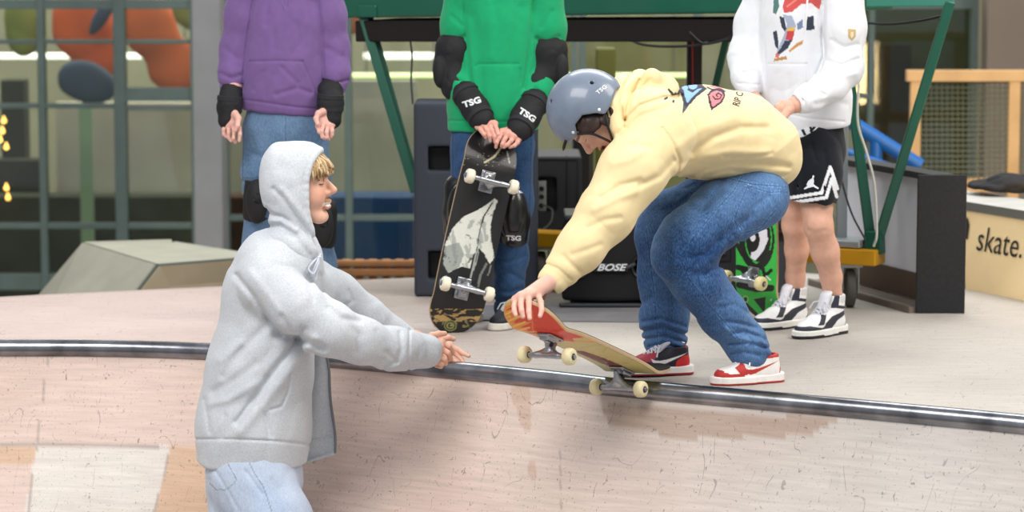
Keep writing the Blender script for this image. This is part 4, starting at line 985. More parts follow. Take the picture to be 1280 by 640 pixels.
# ---- shoes (local: toe +x, left +y, up +z, ground z=0)
def shoe(kind, M, parent, size=1.0):
    M = M.copy(); M[:3, :3] *= size
    hi = kind == 'high'
    foot2 = lambda X: np.minimum.reduce([_cap0(A(.02, .004, 0), A(.095, 0, 0), .046, .045)(X * A(1, 1, 0).astype(np.float32)), _cap0(A(.095, 0, 0), A(.118, -.004, 0), .045, .036)(X * A(1, 1, 0).astype(np.float32)), _cap0(A(-.085, 0, 0), A(.03, .002, 0), .037, .043)(X * A(1, 1, 0).astype(np.float32))])
    LOGP.append((A(.15, 0, .01), .02)); LOGP.append((A(-.12, 0, .01), .03)); LOGP.append((A(0.05, 0, .01), .06))
    sole = lambda X: smax(foot2(X) + 0.001, np.abs(X[:, 2] - .0155) - .0145 - 0.004 * np.clip(-(X[:, 0]) * 8, 0, 1), 0.006)
    cs = {'low_red': (lin(236, 232, 228), lin(176, 60, 56)), 'low_black': (lin(232, 228, 224), lin(150, 40, 44)), 'high': (lin(236, 236, 232), lin(40, 42, 46)), 'skate': (lin(220, 216, 206), lin(200, 196, 188)), 'plain': (lin(225, 225, 225), lin(120, 120, 120))}[kind]
    def scol(V):
        c = np.tile(cs[0], (len(V), 1)); c[V[:, 2] < .0075] = cs[1]
        if kind == 'high': c[(V[:, 2] < .013) & (V[:, 0] > .05)] = cs[1]; c[(V[:, 2] < .013) & (V[:, 0] < -.04)] = cs[1]
        return c
    sc_local('sole', sole, 0.002, mat('shoe_rubber', (1, 1, 1), 0.6, attr=True, noise=0.06, nscale=40), parent, M, scol)
    top = .135 if hi else .088
    up = union(0.03, ell((.088, -.001, .030), (.052, .042, .032)), cap((-.070, 0, .040), (.040, 0, .040), .033, .038), cap((.0, 0, .062), (.05, 0, .046), .027, .024), cap((-.052, 0, .050), (-.058, 0, top), .037, .040 if not hi else .042))
    up = smax_f = (lambda g: (lambda X: smax(smax(g(X), .022 - X[:, 2], 0.004), foot2(X) + 0.001, 0.008)))(up)
    up = (lambda g: (lambda X: smax(g(X), X[:, 2] - (top + 0.012 + 0.0 - 0.30 * np.clip(X[:, 0] + .03, 0, 1)) , 0.006)))(up)
    hole = cap((-.050, 0, .075), (-.055, 0, top + .04), .029, .033); up = cut(up, hole, 0.006)
    sw = [(.050, .060), (.040, .040), (.022, .034), (.0, .040), (-.088, .078), (-.010, .056), (.018, .052), (.034, .054)]
    pats = {
        'low_red': [(lin(238, 234, 230), None), (lin(186, 52, 48), [(.045, .0), (.165, .0), (.165, .05), (.12, .052), (.10, .040), (.045, .040)]), (lin(238, 234, 230), [(.075, .041), (.118, .046), (.108, .060), (.07, .062)]),
                    (lin(186, 52, 48), [(.02, .035), (.062, .035), (.078, .06), (.035, .085), (.02, .10)]), (lin(240, 236, 232), [(.005, .03), (.034, .03), (.045, .075), (.01, .09)]), (lin(186, 52, 48), sw), (lin(188, 50, 46), [(-.130, .0), (-.088, .0), (-.092, .05), (-.105, .078), (-.130, .08)]), (lin(190, 60, 58), [(-.13, .092), (-.01, .085), (-.01, .12), (-.13, .12)])],
        'low_black': [(lin(58, 52, 74), None), (lin(176, 60, 78), [(.045, .05), (.165, .04), (.165, .1), (.02, .12), (.02, .075)]), (lin(52, 48, 72), [(.06, .0), (.165, .0), (.165, .045), (.06, .05)]), (lin(34, 32, 42), [(-.06, .0), (.03, .0), (.02, .08), (-.05, .12), (-.09, .085)]), (lin(200, 44, 44), [(-.13, .0), (-.035, .0), (-.045, .05), (-.07, .068), (-.13, .075)]), (lin(236, 232, 232), sw), (lin(150, 60, 76), [(-.13, .1), (-.08, .095), (-.08, .12), (-.13, .12)])],
        'high': [(lin(232, 234, 236), None), (lin(48, 52, 64), [(.03, .0), (.165, .0), (.165, .042), (.11, .047), (.055, .036), (.02, .05)]), (lin(48, 52, 64), [(.075, .046), (.03, .088), (-.005, .112), (-.012, .10), (.015, .078), (.045, .046)]),
                 (lin(48, 52, 64), [(.055, .022), (.035, .050), (-.01, .072), (-.10, .094), (-.10, .078), (-.035, .056), (-.005, .03), (.01, .02)]), (lin(48, 52, 64), [(-.07, .022), (-.13, .022), (-.13, .07), (-.095, .055)]), (lin(48, 52, 64), [(-.018, .10), (-.032, .165), (-.050, .165), (-.040, .10)]), (lin(48, 52, 64), [(-.03, .10), (-.12, .085), (-.12, .096), (-.03, .112)]), (lin(208, 210, 212), [(-.05, .118), (-.12, .112), (-.12, .18), (-.05, .18)])],
        'skate': [(lin(34, 36, 44), None), (lin(225, 225, 222), [(.07, .03), (.045, .052), (-.02, .04), (-.10, .062), (-.10, .052), (-.02, .030), (.045, .040)])],
        'plain': [(lin(210, 210, 212), None), (lin(150, 150, 156), [(.05, .0), (.165, .0), (.165, .045), (.05, .045)])]}[kind]
    def ucol(V):
        p = Paint(V[:, 0], V[:, 2], pats[0][0])
        for c_, pl in pats[1:]: p.poly(pl, c_)
        if kind == 'low_red' or kind == 'high':
            pass
        return p.c
    sc_local('upper', up, 0.0018, mat('shoe_upper', (1, 1, 1), 0.55, attr=True, noise=0.05, nscale=60, bump=0.15, bscale=500), parent, M, ucol)
    tc_ = {'low_red': lin(236, 236, 240), 'low_black': lin(190, 190, 200), 'high': lin(214, 216, 224), 'skate': lin(40, 40, 46), 'plain': lin(220, 220, 220)}[kind]
    z1 = .155 if hi else .112
    tongue = chain([A(.055, 0, .070), A(.01, 0, .086), A(-.018, 0, z1)], [.014, .015, .016], 0.01, (A(.5, 0, .8), 2.2))
    sc_local('tongue', (lambda g: (lambda X: g(X)))(chain([A(.060, 0, .058), A(.020, 0, .076), A(-.014, 0, z1 - .006)], [.018, .021, .024], 0.01, (A(.55, 0, .83), 2.4))), 0.002, mat('tongue_' + kind, tc_, 0.7), parent, M)
    b = MB(); lc = {'low_red': lin(240, 240, 246), 'low_black': lin(214, 214, 224), 'high': lin(206, 208, 218), 'skate': lin(225, 225, 225), 'plain': lin(230, 230, 230)}[kind]
    n = 7 if hi else 5
    for i in range(n):
        t = i / (n - 1); x = .070 - t * (.072 if hi else .055); z = .060 + t * (.056 if hi else .030) + 0.004 * math.sin(t * 3)
        w_ = .020 + .003 * t
        b.tube([A(x, -w_, z - .012), A(x - .004, -w_ * .6, z + .004), A(x - .006, 0, z + .010), A(x - .004, w_ * .6, z + .004), A(x, w_, z - .012)], .0036, 6)
        if i < n - 1: b.tube([A(x, -w_ * .8, z - .001), A(x - .008, 0, z + .013), A(x - .012, w_ * .8, z + .006)], .0032, 6)
    b.tube([A(.004, .004, z + .01), A(.02, .03, z + .004), A(.03, .042, z - .025)], .003, 6); b.tube([A(.004, -.004, z + .01), A(.02, -.03, z + .004), A(.032, -.040, z - .02)], .003, 6)
    W = np.array(b.V) @ M[:3, :3].T + M[:3, 3]; b.V = [tuple(v) for v in W]; b.build('lace', mat('lace_' + kind, lc, 0.8), parent, smooth=True)

# ---- skateboard (local: nose +x, side y, deck top +z; underside painted)
def skateboard(label, M, art, wheel_c, hub_c=None, group=None, wear=True, axle=(0.205, -0.205), L=0.40, edge=lin(196, 168, 132)):
    root = empty('skateboard', (0, 0, 0), label, 'skateboard', group); root.location = tuple(M[:3, 3])
    def T(V): return np.asarray(V) @ M[:3, :3].T + M[:3, 3]
    us = np.linspace(-1, 1, 361); us = np.sin(us * math.pi / 2) * 0.35 + us * 0.65
    xs = us * L; nv = 61; vs = np.linspace(-1, 1, nv)
    def halfw(x):
        a = np.abs(x); e = np.clip((a - (L - .115)) / .115, 0, 1); return .1015 * np.sqrt(np.clip(1 - e ** 2.3, 0, 1)) * (1 - 0.03 * (a / L) ** 2) + 1e-4
    def kick(x):
        a = np.abs(x) - (L - .155); a = np.clip(a, 0, 1); return np.where(a > 0, a * a / (0.05 + a) * 0.55, 0) * 0.9
    X, Vv = np.meshgrid(xs, vs, indexing='ij'); W_ = halfw(X); Y = Vv * W_; Z = kick(X) + 0.012 * Vv ** 2 * np.clip(1 - (np.abs(X) / (L - .13)) ** 4, 0, 1)
    n = X.size; idx = np.arange(n).reshape(X.shape); Q = np.stack([idx[:-1, :-1].ravel(), idx[:-1, 1:].ravel(), idx[1:, 1:].ravel(), idx[1:, :-1].ravel()], 1)
    Bt = np.stack([X.ravel(), Y.ravel(), Z.ravel()], 1); Tp = Bt + A(0, 0, .0115)
    rim = np.concatenate([idx[:, 0], idx[-1, 1:], idx[::-1, -1][1:], idx[0, ::-1][1:]])
    # rim gets its own vertices for the ply colour
    rb, rt = Bt[rim], Tp[rim] - A(0, 0, .0008); Vd = np.concatenate([Bt, rb, rt, Tp - A(0, 0, .0008)]); m_ = len(rim)
    sk = np.stack([np.arange(m_ - 1) + n, np.arange(1, m_) + n, np.arange(1, m_) + n + m_, np.arange(m_ - 1) + n + m_], 1)
    Wd = T(Bt); cb = art(Bt[:, 0], Bt[:, 1], Wd); ce = np.tile(edge, (2 * m_, 1)); ce[:m_] *= 0.8; ct = np.tile(lin(60, 50, 44), (n, 1))
    mk('deck', T(Vd), np.concatenate([Q, sk, Q[:, ::-1] + n + 2 * m_]), mat('deck_paint', (1, 1, 1), 0.42, attr=True, noise=0.04, nscale=50, coat=0.15), root, col=np.concatenate([cb, ce, ct])).data.set_sharp_from_angle(angle=math.radians(50))
    Vg = Tp + A(0, 0, .0006); mk('grip_tape', T(Vg), Q[:, ::-1].copy(), mat('grip_black', srgb(30, 30, 32), 0.95, bump=0.6, bscale=900), root)
    MT = mat('truck_metal', srgb(170, 172, 178), 0.3, 0.9, noise=0.1, nscale=60); MBr = mat('bearing_metal', srgb(90, 90, 96), 0.4, 0.8); MBu = mat('bushing', srgb(40, 40, 44), 0.6)
    R3 = M[:3, :3]
    for ax in axle:
        sgn = 1 if ax > 0 else -1
        f = union(0.006, rbox(A(ax + sgn * .0, 0, -.004), (.040, .027, .004), .003), rbox(A(ax + sgn * .012, 0, -.012), (.022, .018, .009), .004), cap((ax + sgn * .018, 0, -.012), (ax - sgn * .004, 0, -.042), .009, .009))
        LOGP.append((A(ax, 0, -.01), .05)); LOGP.append((A(ax, .1, -.063), .012)); LOGP.append((A(ax, -.1, -.063), .012))
        hang = union(0.01, cap((ax, -.066, -.063), (ax, .066, -.063), .0088), cap((ax - sgn * .012, 0, -.040), (ax, -.04, -.061), .012, .008), cap((ax - sgn * .012, 0, -.040), (ax, .04, -.061), .012, .008), cap((ax - sgn * .032, 0, -.018), (ax - sgn * .008, 0, -.046), .007, .012))
        ff = union(0.003, f, hang); lo, hi = logbox(0.004); V, Qd = surface(ff, lo, hi, 0.002); V = relax(V, Qd, 1, 0.4)
        tr = mk('truck', T(V), Qd, MT, root)
        b = MB(); b.tube([A(ax, -.104, -.063), A(ax, .104, -.063)], .004, 10); b.lathe(A(ax - sgn * .004, 0, -.043), (-0.4 * sgn, 0, -0.92), [(0, .0085), (.006, .0085), (.007, .006), (.012, .006)], 6)
        for yy in (-.104, .104): b.lathe(A(ax, yy - .004, -.063), (0, 1, 0), [(0, .0065), (.008, .0065)], 6)
        for q in ((-.028, -.02), (-.028, .02), (.028, -.02), (.028, .02)): b.lathe(A(ax + q[0], q[1], -.007), (0, 0, -1), [(0, .0045), (.004, .0045)], 6)
        b.V = [tuple(v) for v in T(np.array(b.V))]; b.build('axle', MT, tr)
        b = MB(); b.lathe(A(ax + sgn * .002, 0, -.022), (sgn * -0.4, 0, -0.92), [(0, .011), (.004, .013), (.010, .013), (.014, .010)], 16); b.V = [tuple(v) for v in T(np.array(b.V))]; b.build('bushing', MBu, tr, smooth=True)
        for s in (-1, 1):
            b = MB(); yc = s * .085; prof = [(-.016, .012), (-.0155, .018), (-.0135, .0235), (-.009, .0262), (0, .0268), (.009, .0262), (.0135, .0235), (.0155, .018), (.016, .012)]
            b.lathe(A(ax, yc, -.063), (0, 1, 0), prof, 40); k0 = len(b.F)
            b.mi = 1; b.lathe(A(ax, yc, -.063), (0, 1, 0), [(-.0175, .0065), (-.017, .0105), (-.0145, .011), (.0145, .011), (.017, .0105), (.0175, .0065)], 24)
            wc = wheel_c if not (hub_c is not None and ax * 1 > -9 and s == hub_c[0]) else wheel_c
            if hub_c is not None and s == hub_c[0]: b.mi = 2; b.lathe(A(ax, yc, -.063), (0, 1, 0), [(s * .0157, .0112), (s * .0161, .0170)], 30) if s > 0 else b.lathe(A(ax, yc, -.063), (0, 1, 0), [(-.0161, .0170), (-.0157, .0112)], 30)
            b.V = [tuple(v) for v in T(np.array(b.V))]
            b.build('wheel', [mat('urethane_%d' % int(wheel_c[0] * 999), tuple(wheel_c), 0.45, noise=0.08, nscale=40), MBr, mat('wheel_print', tuple(hub_c[1]) if hub_c else (1, 1, 1), 0.5)], tr, smooth=True)
    return root

def sd_poly2(poly):
    """signed distance (photo pixels, negative inside) to a traced outline, for cutting cloth along a line"""
    pts = list(poly) + [poly[0]]
    def f(X):
        px, py = proj(X); d = seg2(px, py, pts); return np.where(inpoly(px, py, poly), -d, d)
    return f
def cut_poly(f, poly, Y, k=0.004, yr=None):
    g = sd_poly2(poly); m = mpp(Y)
    def h(X):
        q = -(g(X) * m).astype(np.float32)
        if yr is not None: q = np.where((X[:, 1] > yr[0]) & (X[:, 1] < yr[1]), q, -1.0).astype(np.float32)
        return smax(f(X), q, k)
    return h
def shell(f, t, k=0.004): return lambda X: (lambda d: smax(d, -(d + t), k))(f(X))
def px_text(name, txt, cx, cy, hpx, ang, obj, parent, bold=0.02, wscale=1.0, shear=0.0, m=None):
    return decal_text(name, txt, cx, cy, hpx, ang, bvh(obj), m or M_LET, parent, bold, wscale, 1.6, shear)
# ------------------------------------------------------------------ person in the grey hooded jacket (stands in the bowl)
def grey_person():
    Y = 9.1; m = mpp(Y)
    base = P(315, 800, Y); base[2] = ramp_z(base[0], 8.95)
    r = empty('person', base, 'smiling person in light grey hooded jacket and pale jeans reaching up to the ramp lip', 'person')
    # body: core, head, hands
    skin = lin(228, 180, 156); pk = lin(210, 134, 112)
    core = union(0.03, C([(366, 300, Y, 24), (350, 350, 9.12, 34), (330, 450, 9.12, 38), (318, 590, 9.12, 42)], (A(0, 1, 0), 0.75)), C([(345, 358, 9.0, 18), (412, 412, 8.94, 15), (495, 437, 9.10, 13), (532, 438, 9.18, 11)]), C([(385, 350, 9.27, 20), (450, 388, 9.37, 16), (520, 428, 9.42, 12), (540, 436, 9.42, 11)]))
    pcs = [piece(core, 0.008)]
    hc = P(374, 233, Y); M = frame(A(.99, -.12, .02), A(-.02, 0, 1), hc, 1.0)
    pcs.append(piece(_head(.84), .0022, head_color(lin(150, 112, 76), lin(156, 112, 78), skin=skin, pink=pk), M))
    # near hand: fist-like, fingers curled, thumb along the top
    w_ = P(530, 438, 9.20)
    kn = [P(551, 428, 9.22), P(549, 436, 9.20), P(546, 444, 9.19), P(543, 451, 9.19)]
    fg = [[P(561, 433, 9.22), P(566, 440, 9.25), P(562, 446, 9.28)], [P(560, 441, 9.20), P(563, 448, 9.23), P(556, 452, 9.26)], [P(556, 449, 9.19), P(557, 454, 9.22), P(550, 455, 9.25)], [P(552, 455, 9.19), P(551, 458, 9.22), P(545, 457, 9.25)]]
    th = [P(534, 428, 9.2), P(540, 420, 9.22), P(548, 417.5, 9.23), P(556, 417, 9.24)]
    pcs.append(piece(hand(w_, kn, fg, th, 1.0), .0016, lambda V: skin_color(V, skin, pk)))
    # far hand: fingers stretched past the near one
    w2 = P(538, 436, 9.42)
    kn = [P(562, 432, 9.44), P(561, 438, 9.43), P(559, 444, 9.42), P(556, 449, 9.42)]
    fg = [[P(572, 437, 9.43), P(579, 442, 9.42), P(586, 445, 9.41)], [P(571, 443, 9.43), P(577, 449, 9.42), P(580, 454, 9.41)], [P(567, 449, 9.42), P(572, 454, 9.41), P(574, 457, 9.40)], [P(562, 453, 9.42), P(564, 457, 9.41), P(565, 459, 9.40)]]
    th = [P(544, 430, 9.44), P(552, 424, 9.46), P(560, 422, 9.47), P(567, 424, 9.48)]
    pcs.append(piece(hand(w2, kn, fg, th, 0.95), .0016, lambda V: skin_color(V, skin, pk)))
    body_mesh(r, pcs, skin, 'skin_warm')
    # jacket
    GREY = cloth('grey_fleece', srgb(200, 205, 211), 0.10, 0.6, 420, nscale=170)
    ribc = None
    fl = (A(0, 1, 0), 0.80)
    torso = C([(350, 345, 9.12, 50), (336, 400, 9.12, 56), (325, 460, 9.12, 64), (317, 530, 9.12, 69), (314, 600, 9.12, 70)], fl, 0.06)
    sh = union(0.05, torso, C([(335, 352, 8.97, 38), (385, 362, 9.24, 36)], None, 0.05), C([(368, 318, Y, 34), (346, 332, Y, 48), (328, 362, Y, 50)], (A(0, 1, 0), .8)))
    near = C([(336, 356, 8.95, 37), (372, 385, 8.92, 35), (412, 412, 8.93, 33), (450, 426, 8.99, 28), (490, 436, 9.08, 26), (508, 437, 9.13, 27)], None, 0.035)
    far = C([(385, 350, 9.27, 32), (420, 366, 9.33, 26), (458, 394, 9.38, 22), (492, 420, 9.41, 20), (515, 430, 9.42, 17)], None, 0.03)
    cuff = union(0.008, C([(514, 438, 9.15, 24), (532, 438.5, 9.19, 22)]), C([(516, 431, 9.42, 15), (533, 435, 9.43, 14)]))
    f = union(0.022, sh, near, far); f = union(0.006, f, cuff)
    # hem: flat cut, slightly oblique
    f = smax_plane = inter(f, plane(P(315, 577, Y), A(-.02, 0, -1)), 0.012)
    f = cut(f, C([(533, 438, 9.19, 14), (545, 438, 9.22, 15)]), 0.004)
    f = cut(f, C([(316, 600, 9.12, 62), (316, 560, 9.12, 60)], fl), 0.006)
    f = wrinkle(f, 0.0028, (5, 5, 4.5), 21, 0.7)
    g, rdg = 0.011, -0.008
    f = strokes(f, [
        ([(345, 420), (375, 424), (405, 436)], 5, 0.014, (8.7, 9.1)), ([(352, 395), (372, 430)], 4, 0.008, (8.7, 9.1)),
        ([(378, 412), (360, 440), (330, 480), (296, 528)], 4, 0.013, (8.5, 9.12)), ([(392, 425), (372, 450), (340, 492), (300, 540)], 7, -0.010, (8.5, 9.12)),
        ([(330, 410), (300, 440), (280, 470)], 6, 0.008, (8.5, 9.12)), ([(300, 430), (275, 450)], 6, -0.008, (8.5, 9.12)),
        ([(296, 345), (318, 372), (340, 408), (350, 420)], 4, 0.012, (8.5, 9.1)), ([(312, 340), (332, 366), (350, 392)], 6, -0.006, (8.5, 9.1)),
        ([(268, 490), (300, 470), (320, 455)], 6, 0.008, (8.5, 9.12)), ([(262, 505), (285, 500), (318, 480)], 5, -0.007, (8.5, 9.12)),
        ([(335, 470), (325, 510), (340, 545)], 3, 0.005, (8.5, 9.12)), ([(338, 512), (352, 508), (360, 490), (364, 468)], 1.6, 0.006, (8.5, 9.12)), ([(332, 516), (335, 545)], 1.2, 0.003, (8.5, 9.12)),
        ([(243, 549), (290, 549), (340, 551), (392, 556)], 1.3, 0.006, (8.5, 9.3)),
        ([(512, 412), (511, 462)], 1.4, 0.006), ([(500, 416), (502, 436), (496, 452)], 3, 0.007, (8.7, 9.3)), ([(484, 440), (494, 452), (480, 460)], 3, 0.006, (8.7, 9.3)), ([(470, 415), (478, 440)], 4, 0.005, (8.7, 9.2)),
        ([(430, 400), (448, 420), (446, 440)], 5, 0.006, (8.7, 9.2)), ([(410, 385), (428, 398), (450, 402)], 4, 0.006, (8.7, 9.2)), ([(436, 364), (440, 376), (430, 384)], 3, 0.007, (9.2, 9.6)),
        ([(400, 345), (402, 372), (412, 386)], 4, 0.008, (8.9, 9.5)), ([(385, 345), (392, 375)], 3, 0.006, (8.8, 9.5)), ([(345, 330), (368, 335), (388, 352)], 4, 0.005, (8.7, 9.2)),
        ([(256, 500), (262, 540)], 3, 0.005, (8.5, 9.12)), ([(282, 520), (276, 546)], 3, 0.005, (8.5, 9.12)), ([(360, 560), (365, 575)], 1, 0.002, (8.5, 9.2))])
    sc('jacket', f, 0.0042, GREY, r, pad=0.03)
    # hood: hollow shell with a rolled rim
    hC = P(364, 236, Y)
    out = union(0.03, ell(P(364, 231, Y), (38 * m, .112, 55 * m)), ell(P(383, 208, Y), (27 * m, .085, 31 * m)), ell(P(346, 222, Y), (19.5 * m, .085, 42 * m)), ell(P(374, 262, Y), (34 * m, .105, 50 * m)), ell(P(368, 306, Y), (44 * m, .125, 34 * m)), ell(P(350, 318, Y), (44 * m, .13, 26 * m)))
    inn = union(0.03, ell(P(372, 232, Y), (36 * m, .102, 50 * m)), ell(P(384, 262, Y), (30 * m, .094, 44 * m)), C([(384, 280, Y, 20), (378, 330, Y, 20)]))
    rim = [(400, 188, 0), (395, 191, .040), (388, 203, .074), (383, 225, .090), (383, 255, .092), (387, 285, .080), (394, 310, .045), (400, 326, 0)]
    cutter = lambda X: np.float32(0) + (lambda px, py: -(px - np.interp(py, [150, 176, 190, 204, 225, 258, 290, 325, 360], [404, 406, 401, 391, 386, 386, 391, 401, 410])) * m)(*proj(X)).astype(np.float32)
    f = cut(shell(out, 0.022), C([(384, 280, Y, 20), (378, 330, Y, 24)]), .006)
    f = smax2 = (lambda a: (lambda X: smax(a(X), -cutter(X), 0.004)))(f)
    rp = [(x, y, Y - d) for x, y, d in rim]; rpf = [(x, y, Y + d) for x, y, d in rim]
    f = union(0.010, f, chain([P(*q) for q in spline(rp, 3)], [.0075] * (3 * (len(rp) - 1) + 1), 0.01), chain([P(*q) for q in spline(rpf, 3)], [.0075] * (3 * (len(rp) - 1) + 1), 0.01))
    f = cut(f, C([(392, 300, 9.06, 10), (396, 322, 9.06, 5)]), .004)
    f = wrinkle(f, 0.0022, (6, 6, 6), 33)
    f = strokes(f, [([(342, 236), (354, 248), (368, 270), (384, 290), (396, 306)], 3.2, 0.008, (8.5, 9.1)), ([(352, 238), (372, 262), (392, 288)], 5, -0.006, (8.5, 9.1)),
        ([(333, 262), (340, 268), (352, 271), (360, 276)], 3.0, 0.008, (8.5, 9.2)), ([(336, 284), (350, 282), (368, 296), (386, 318)], 4, 0.006, (8.5, 9.2)),
        ([(338, 276), (352, 277), (370, 288)], 3.5, -0.007, (8.5, 9.2)), ([(330, 300), (352, 304), (376, 328)], 5, 0.005, (8.5, 9.2)),
        ([(396, 184), (387, 200), (379, 222), (378, 250), (381, 280)], 1.2, 0.003, (8.5, 9.1)), ([(394, 345), (398, 330), (402, 322)], 2.2, 0.006, (8.5, 9.2)), ([(348, 205), (362, 215)], 8, 0.003, (8.5, 9.1))])
    sc('hood', f, 0.0032, GREY, r, pad=0.03)
    # open front panel with the zip
    pan = [(388, 432), (404, 430), (411, 470), (416, 520), (419, 560), (404, 566), (388, 574), (383, 520)]
    b = MB(); fr_ = []
    Yp = 9.24
    V = []; 
    for t in np.linspace(0, 1, 14):
        y0 = 420 + t * 160; xl = 372; xr = np.interp(y0, [420, 470, 520, 562, 580], [402, 411, 415, 418, 418]) + 1.2 * math.sin(t * 9)
        for s_ in np.linspace(0, 1, 8): V.append(P(xl + (xr - xl) * s_, y0 - 14 * s_ * t, Yp + 0.04 * (1 - s_) + 0.012 * math.sin(s_ * 5 + t * 4)))
    V = np.array(V); n = 14 * 8; idx = np.arange(n).reshape(14, 8); Q = np.stack([idx[:-1, :-1].ravel(), idx[1:, :-1].ravel(), idx[1:, 1:].ravel(), idx[:-1, 1:].ravel()], 1)
    rimv = np.concatenate([idx[:, 0], idx[-1, 1:], idx[::-1, -1][1:], idx[0, ::-1][1:]]); V2 = V + A(0, 0.009, 0)
    sk = np.stack([rimv[:-1], rimv[:-1] + n, rimv[1:] + n, rimv[1:]], 1)
    fp = mk('front_panel', np.concatenate([V, V2]), np.concatenate([Q[:, ::-1], Q + n, sk]), GREY, r)
    b = MB(); zp = [V[i * 8 + 7] + A(0.001, -0.002, 0) for i in range(14)]; b.tube(zp, 0.0045, 8)
    for q in spline(zp, 6): b.box(q + A(0, -0.003, 0), (0.005, 0.004, 0.0022))
    b.build('zip', mat('zip_grey', srgb(128, 130, 136), 0.5, 0.3), r)
    b = MB(); b.tube([V[13 * 8 + i] + A(0, -.003, .0) for i in range(8)], .006, 8); b.tube([V[11 * 8 + i] + A(0, -.001, .0) for i in range(8)], .003, 6); b.build('hem', GREY, fp, smooth=True)
    # drawstring knot
    b = MB()
    for pts in ([(400, 318, 9.05), (397, 326, 9.0), (392, 338, 8.99), (389, 344, 8.99)], [(400, 318, 9.05), (398, 328, 9.0), (396, 340, 8.99), (395, 350, 8.99)], [(401, 318, 9.05), (391, 328, 8.99), (386, 336, 8.98), (392, 342, 8.98), (398, 330, 8.99)]):
        b.tube(spline([P(*q) for q in pts], 5), .0035, 8)
    b.lathe(P(399, 322, 9.02), (0, 0, 1), [(-.006, .004), (-.003, .008), (.003, .008), (.006, .004)], 10)
    b.build('drawstring', mat('cord_pale', srgb(196, 202, 212), 0.8), r, smooth=True)
    # hair: fringe locks under the rim
    b = MB(); rn = random.Random(3)
    for i in range(120):
        ph = rn.uniform(-1.35, 1.35); t0 = rn.uniform(0, 1)
        sx = .045 + .045 * math.cos(ph); a = M[:3, :3]; st_ = A(.030 + .035 * math.cos(ph) + rn.uniform(-.01, .01), .060 * math.sin(ph), .100 + rn.uniform(-.008, .01))
        md = A(.088 * math.cos(ph * .85) + .012, .074 * math.sin(ph), .072 + rn.uniform(-.01, .01)); e1 = A(.102 * math.cos(ph * .8) + .004 + rn.uniform(-.004, .006), .082 * math.sin(ph * .95), .052 + rn.uniform(-.012, .012)); e2 = e1 + A(-.004 + rn.uniform(-.004, .008), -rn.uniform(.0, .012) * (1 if ph > 0 else -1), -rn.uniform(.008, .016) * (1.9 if abs(ph) > .75 else .5))
        pts = spline([hc + a @ q for q in (st_, md, e1, e2)], 4); n = len(pts); b.mi = rn.choice([0, 0, 1, 2]); b.tube(pts, [rn.uniform(.004, .006) * (1 - (k / (n - 1)) ** 2 * .75) for k in range(n)], 6)
    b.build('hair', [mat('hair_blond', srgb(176, 146, 106), 0.5, noise=.15, nscale=200), mat('hair_light', srgb(206, 182, 142), 0.5), mat('hair_brown', srgb(128, 96, 64), 0.5)], r, smooth=True)
    # feet set on the curved ramp, ankles above them
    def foot(x, y, fw):
        e = .03; z = ramp_z(x, y); n_ = unit(A(-(ramp_z(x + e, y) - ramp_z(x - e, y)) / (2 * e), -(ramp_z(x, y + e) - ramp_z(x, y - e)) / (2 * e), 1))
        f_ = unit(fw - n_ * np.dot(fw, n_)); o = A(x, y, z - .018) + n_ * .004; return o, n_, f_, o + n_ * .12, o + n_ * .19 - f_ * .01
    F1 = foot(-.63, 9.0, A(.45, .9, 0)); F2 = foot(-.92, 8.70, A(.3, .95, 0))
    # jeans
    hipn, hipf = (314, 596, 9.0, 50), (318, 596, 9.22, 50)
    f = union(0.05, C([(317, 560, 9.12, 60), (318, 600, 9.12, 62)], fl), chain([P(*hipn[:3]), P(345, 655, 8.94), P(372, 720, 8.86), F1[4], F1[3]], [50 * m, 46 * m, 36 * m, .068, .062], .03), chain([P(*hipf[:3]), P(306, 660, 9.08), P(296, 745, 8.9), F2[4], F2[3]], [50 * m, 45 * m, 37 * m, .068, .062], .03))
    f = wrinkle(f, 0.003, (5, 5, 5), 44, .6)
    f = strokes(f, [([(270, 590), (284, 612), (300, 640)], 2, .004, (8.5, 9.1)), ([(308, 590), (318, 604), (328, 618)], 2.2, .006, (8.5, 9.1)), ([(340, 600), (352, 622), (360, 640)], 4, .005, (8.5, 9.1)), ([(262, 600), (268, 640)], 3, .005, (8.5, 9.2))])
    sc('jeans', f, 0.0045, denim('pale_denim', lin(160, 178, 204), lin(206, 216, 230)), r, seams([[(310, 574), (317, 590), (329, 608), (340, 640), (352, 690)], [(282, 574), (296, 600), (284, 612), (270, 612), (262, 604)]], 0.62, 1.1), pad=0.03)
    for F_ in (F1, F2): shoe('plain', frame_up(F_[1], F_[2], F_[0] + F_[2] * .055), r, 1.05)
    return r
grey_person()
